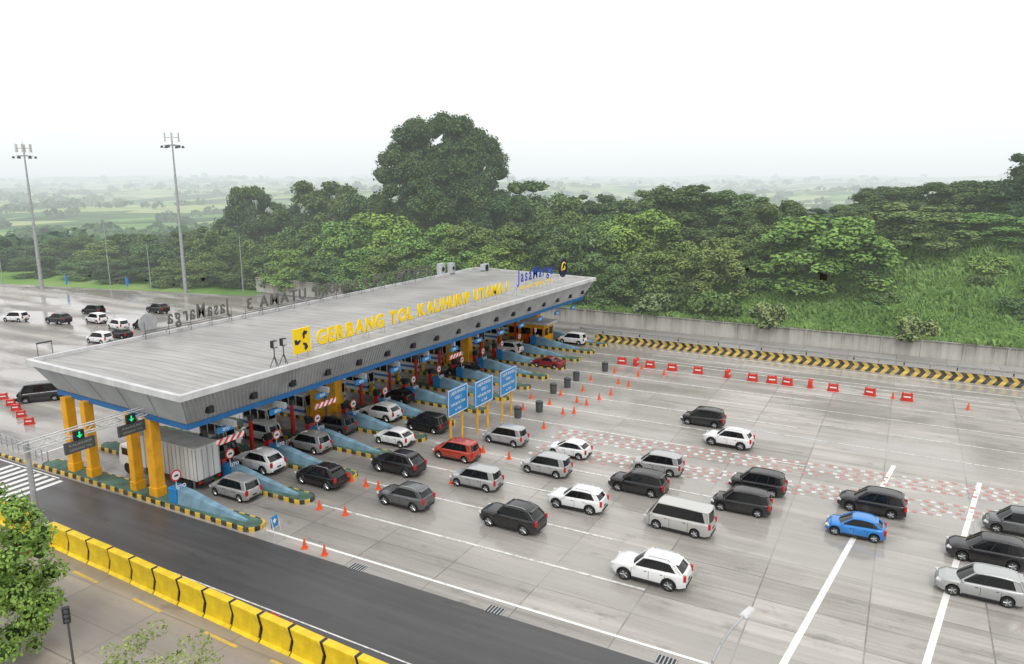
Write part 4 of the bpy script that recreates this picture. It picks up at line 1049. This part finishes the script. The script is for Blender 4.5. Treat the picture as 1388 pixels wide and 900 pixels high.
def shrub(x, y, s_, kd, label, grp, fz=1.0):
    r0 = empty('shrub', (x, y, gz(x, y)-.15)); tag(r0, label, 'shrub', grp)
    o = bpy.data.objects.new('foliage', SH[kd]); link(o, r0); o.scale = (s_, s_, s_*rnd.uniform(.8, 1.1)*fz); o.rotation_euler = (0, 0, rnd.uniform(0, 6))
    o = bpy.data.objects.new('stem', TRK[0]); link(o, r0); o.scale = (.12*s_, .12*s_, .13*s_)
i = 0; x = -150.0
while x < -22:
    i += 1; shrub(x, 116.8+rnd.uniform(-.8, 2.0), rnd.uniform(1.0, 1.9), rnd.choice((0, 1, 1, 3)), 'green shrub at the foot of the tree belt, %s from the left' % nth(i), 'shrubs at the foot of the tree belt'); x += rnd.uniform(3.2, 5)
for j, (u, v) in enumerate(((873, 430), (1040, 440), (1240, 462))):
    x, y = P(u, v+22); shrub(x, 115.3, 1.5, 2, ['left', 'middle', 'right'][j]+' one of three pale bushes on top of the retaining wall', 'pale bushes above the wall')
i = 0
pts = []
while len(pts) < 80:
    x = rnd.uniform(-32, 62); y = rnd.uniform(118, 154)
    if noise.noise(Vector((x*.08, y*.08, 21))) < -.02 and rnd.random() < .85: continue
    pts.append((x, y))
pts.sort()
for (x, y) in pts:
    i += 1
    shrub(x, y, rnd.uniform(.6, 1.7), rnd.choice((0, 1, 1, 0)), 'low bush in the tall grass of the hillside, %s from the left' % nth(i), 'low bushes on the grassy slope', .7)
# grass
nr = np.random.RandomState(3); K = 20000
gx = nr.uniform(-60, 80, K); gy = 114.4+nr.uniform(0, 1, K)**1.3*42
V = []; F = []
for a in range(K):
    x, y = gx[a], gy[a]; z0 = slope_z(x, y)-.1; cl_ = noise.noise(Vector((x*.15, y*.15, 9))); hh = .7+1.4*max(0, cl_+.25)
    for _ in range(4):
        t = nr.uniform(0, 6.28); px, py = x+nr.uniform(-.4, .4), max(114.35, y+nr.uniform(-.4, .4)); h1 = hh*nr.uniform(.6, 1.3); lx, ly = .55*h1*math.cos(t), .55*h1*math.sin(t); sx, sy = -.10*math.sin(t), .10*math.cos(t)
        b = len(V); V += [(px-sx, py-sy, z0), (px+sx, py+sy, z0), (px+lx*.4+sx, py+ly*.4+sy, z0+h1*.75), (px+lx, py+ly, z0+h1*.85), (px+lx*.4-sx, py+ly*.4-sy, z0+h1*.75)]; F.append((b, b+1, b+2, b+3, b+4))
me = bpy.data.meshes.new('grass'); me.from_pydata(V, [], F); me.materials.append(GR); o = bpy.data.objects.new('grass', me); link(o); tag(o, 'tall green grass covering the slope above the retaining wall', 'grass', kind='stuff')
# far woodland
V = []; F = []; q = random.Random(12); nr = np.random.RandomState(8)
def far_tree(x, y, r_, h_, k):
    z0 = land_z(x, y)-1; d_ = nr.normal(size=(k, 3)); d_ /= np.linalg.norm(d_, axis=1)[:, None]; d_[:, 2] = np.abs(d_[:, 2])*1.0-.1
    c_ = np.array([x, y, z0+h_*.35]); p = c_+d_*np.array([r_, r_, h_*.62])*nr.uniform(.7, 1.1, size=(k, 1)); n_ = d_+nr.normal(size=d_.shape)*.5
    n_ /= np.linalg.norm(n_, axis=1)[:, None]; a = np.cross(n_, nr.normal(size=n_.shape)); a /= np.linalg.norm(a, axis=1)[:, None]; b = np.cross(n_, a); s_ = r_*.36
    for i in range(k):
        bb0 = len(V); V.extend([tuple(p[i]-a[i]*s_), tuple(p[i]-b[i]*s_), tuple(p[i]+a[i]*s_), tuple(p[i]+b[i]*s_)]); F.append((bb0, bb0+1, bb0+2, bb0+3))
m_ = 0
while m_ < 2600:
    D = 260*(16)**q.random(); ang = q.uniform(-46, 42); A = D*math.cos(R(ang)); Rr_ = D*math.sin(R(ang)); x, y = AR(A, Rr_)
    if y < 190 and x > -230: continue
    if noise.noise(Vector((x*.006, y*.006, 2)))+.6*noise.noise(Vector((x*.02, y*.02, 4))) < .08: continue
    sz = q.uniform(2.4, 6)*(1+D/1800); far_tree(x, y, sz, sz*q.uniform(.9, 1.5), 44 if D < 900 else 22); m_ += 1
me = bpy.data.meshes.new('far_woodland'); me.from_pydata(V, [], F); me.materials.append(LFAR); o = bpy.data.objects.new('far_woodland', me); link(o); tag(o, 'hazy clumps of distant trees among the fields', 'woodland', kind='stuff')
def near_tree(x, y, H, Rr_, seed, n, kd, dens, leaf, label, low, core, rm_=(.22, .36), wide=.4, cs=.6):
    r0 = empty('tree', (x, y, 0)); tag(r0, label, 'tree')
    o = bpy.data.objects.new('crown', crown_mesh('crown', seed, lobes_for(seed+1, Rr_, H, n, rm_[0], rm_[1], low=low, wide=wide), dens, leaf, LM[kd], core, cs)); link(o, r0)
    o = bpy.data.objects.new('trunk', trunk_mesh(seed, H, Rr_, .14)); link(o, r0)
near_tree(-39.8, 17.2, 9.5, 3.5, 301, 110, 2, .6, .16, 'leafy green tree cut off by the bottom left corner', .06, True, (.11, .22), .45, .5)
near_tree(-26.6, 17.6, 5.2, 2.5, 401, 40, 4, .36, .14, 'sparse pale young tree at the bottom edge', .4, False, (.12, .24), .6)
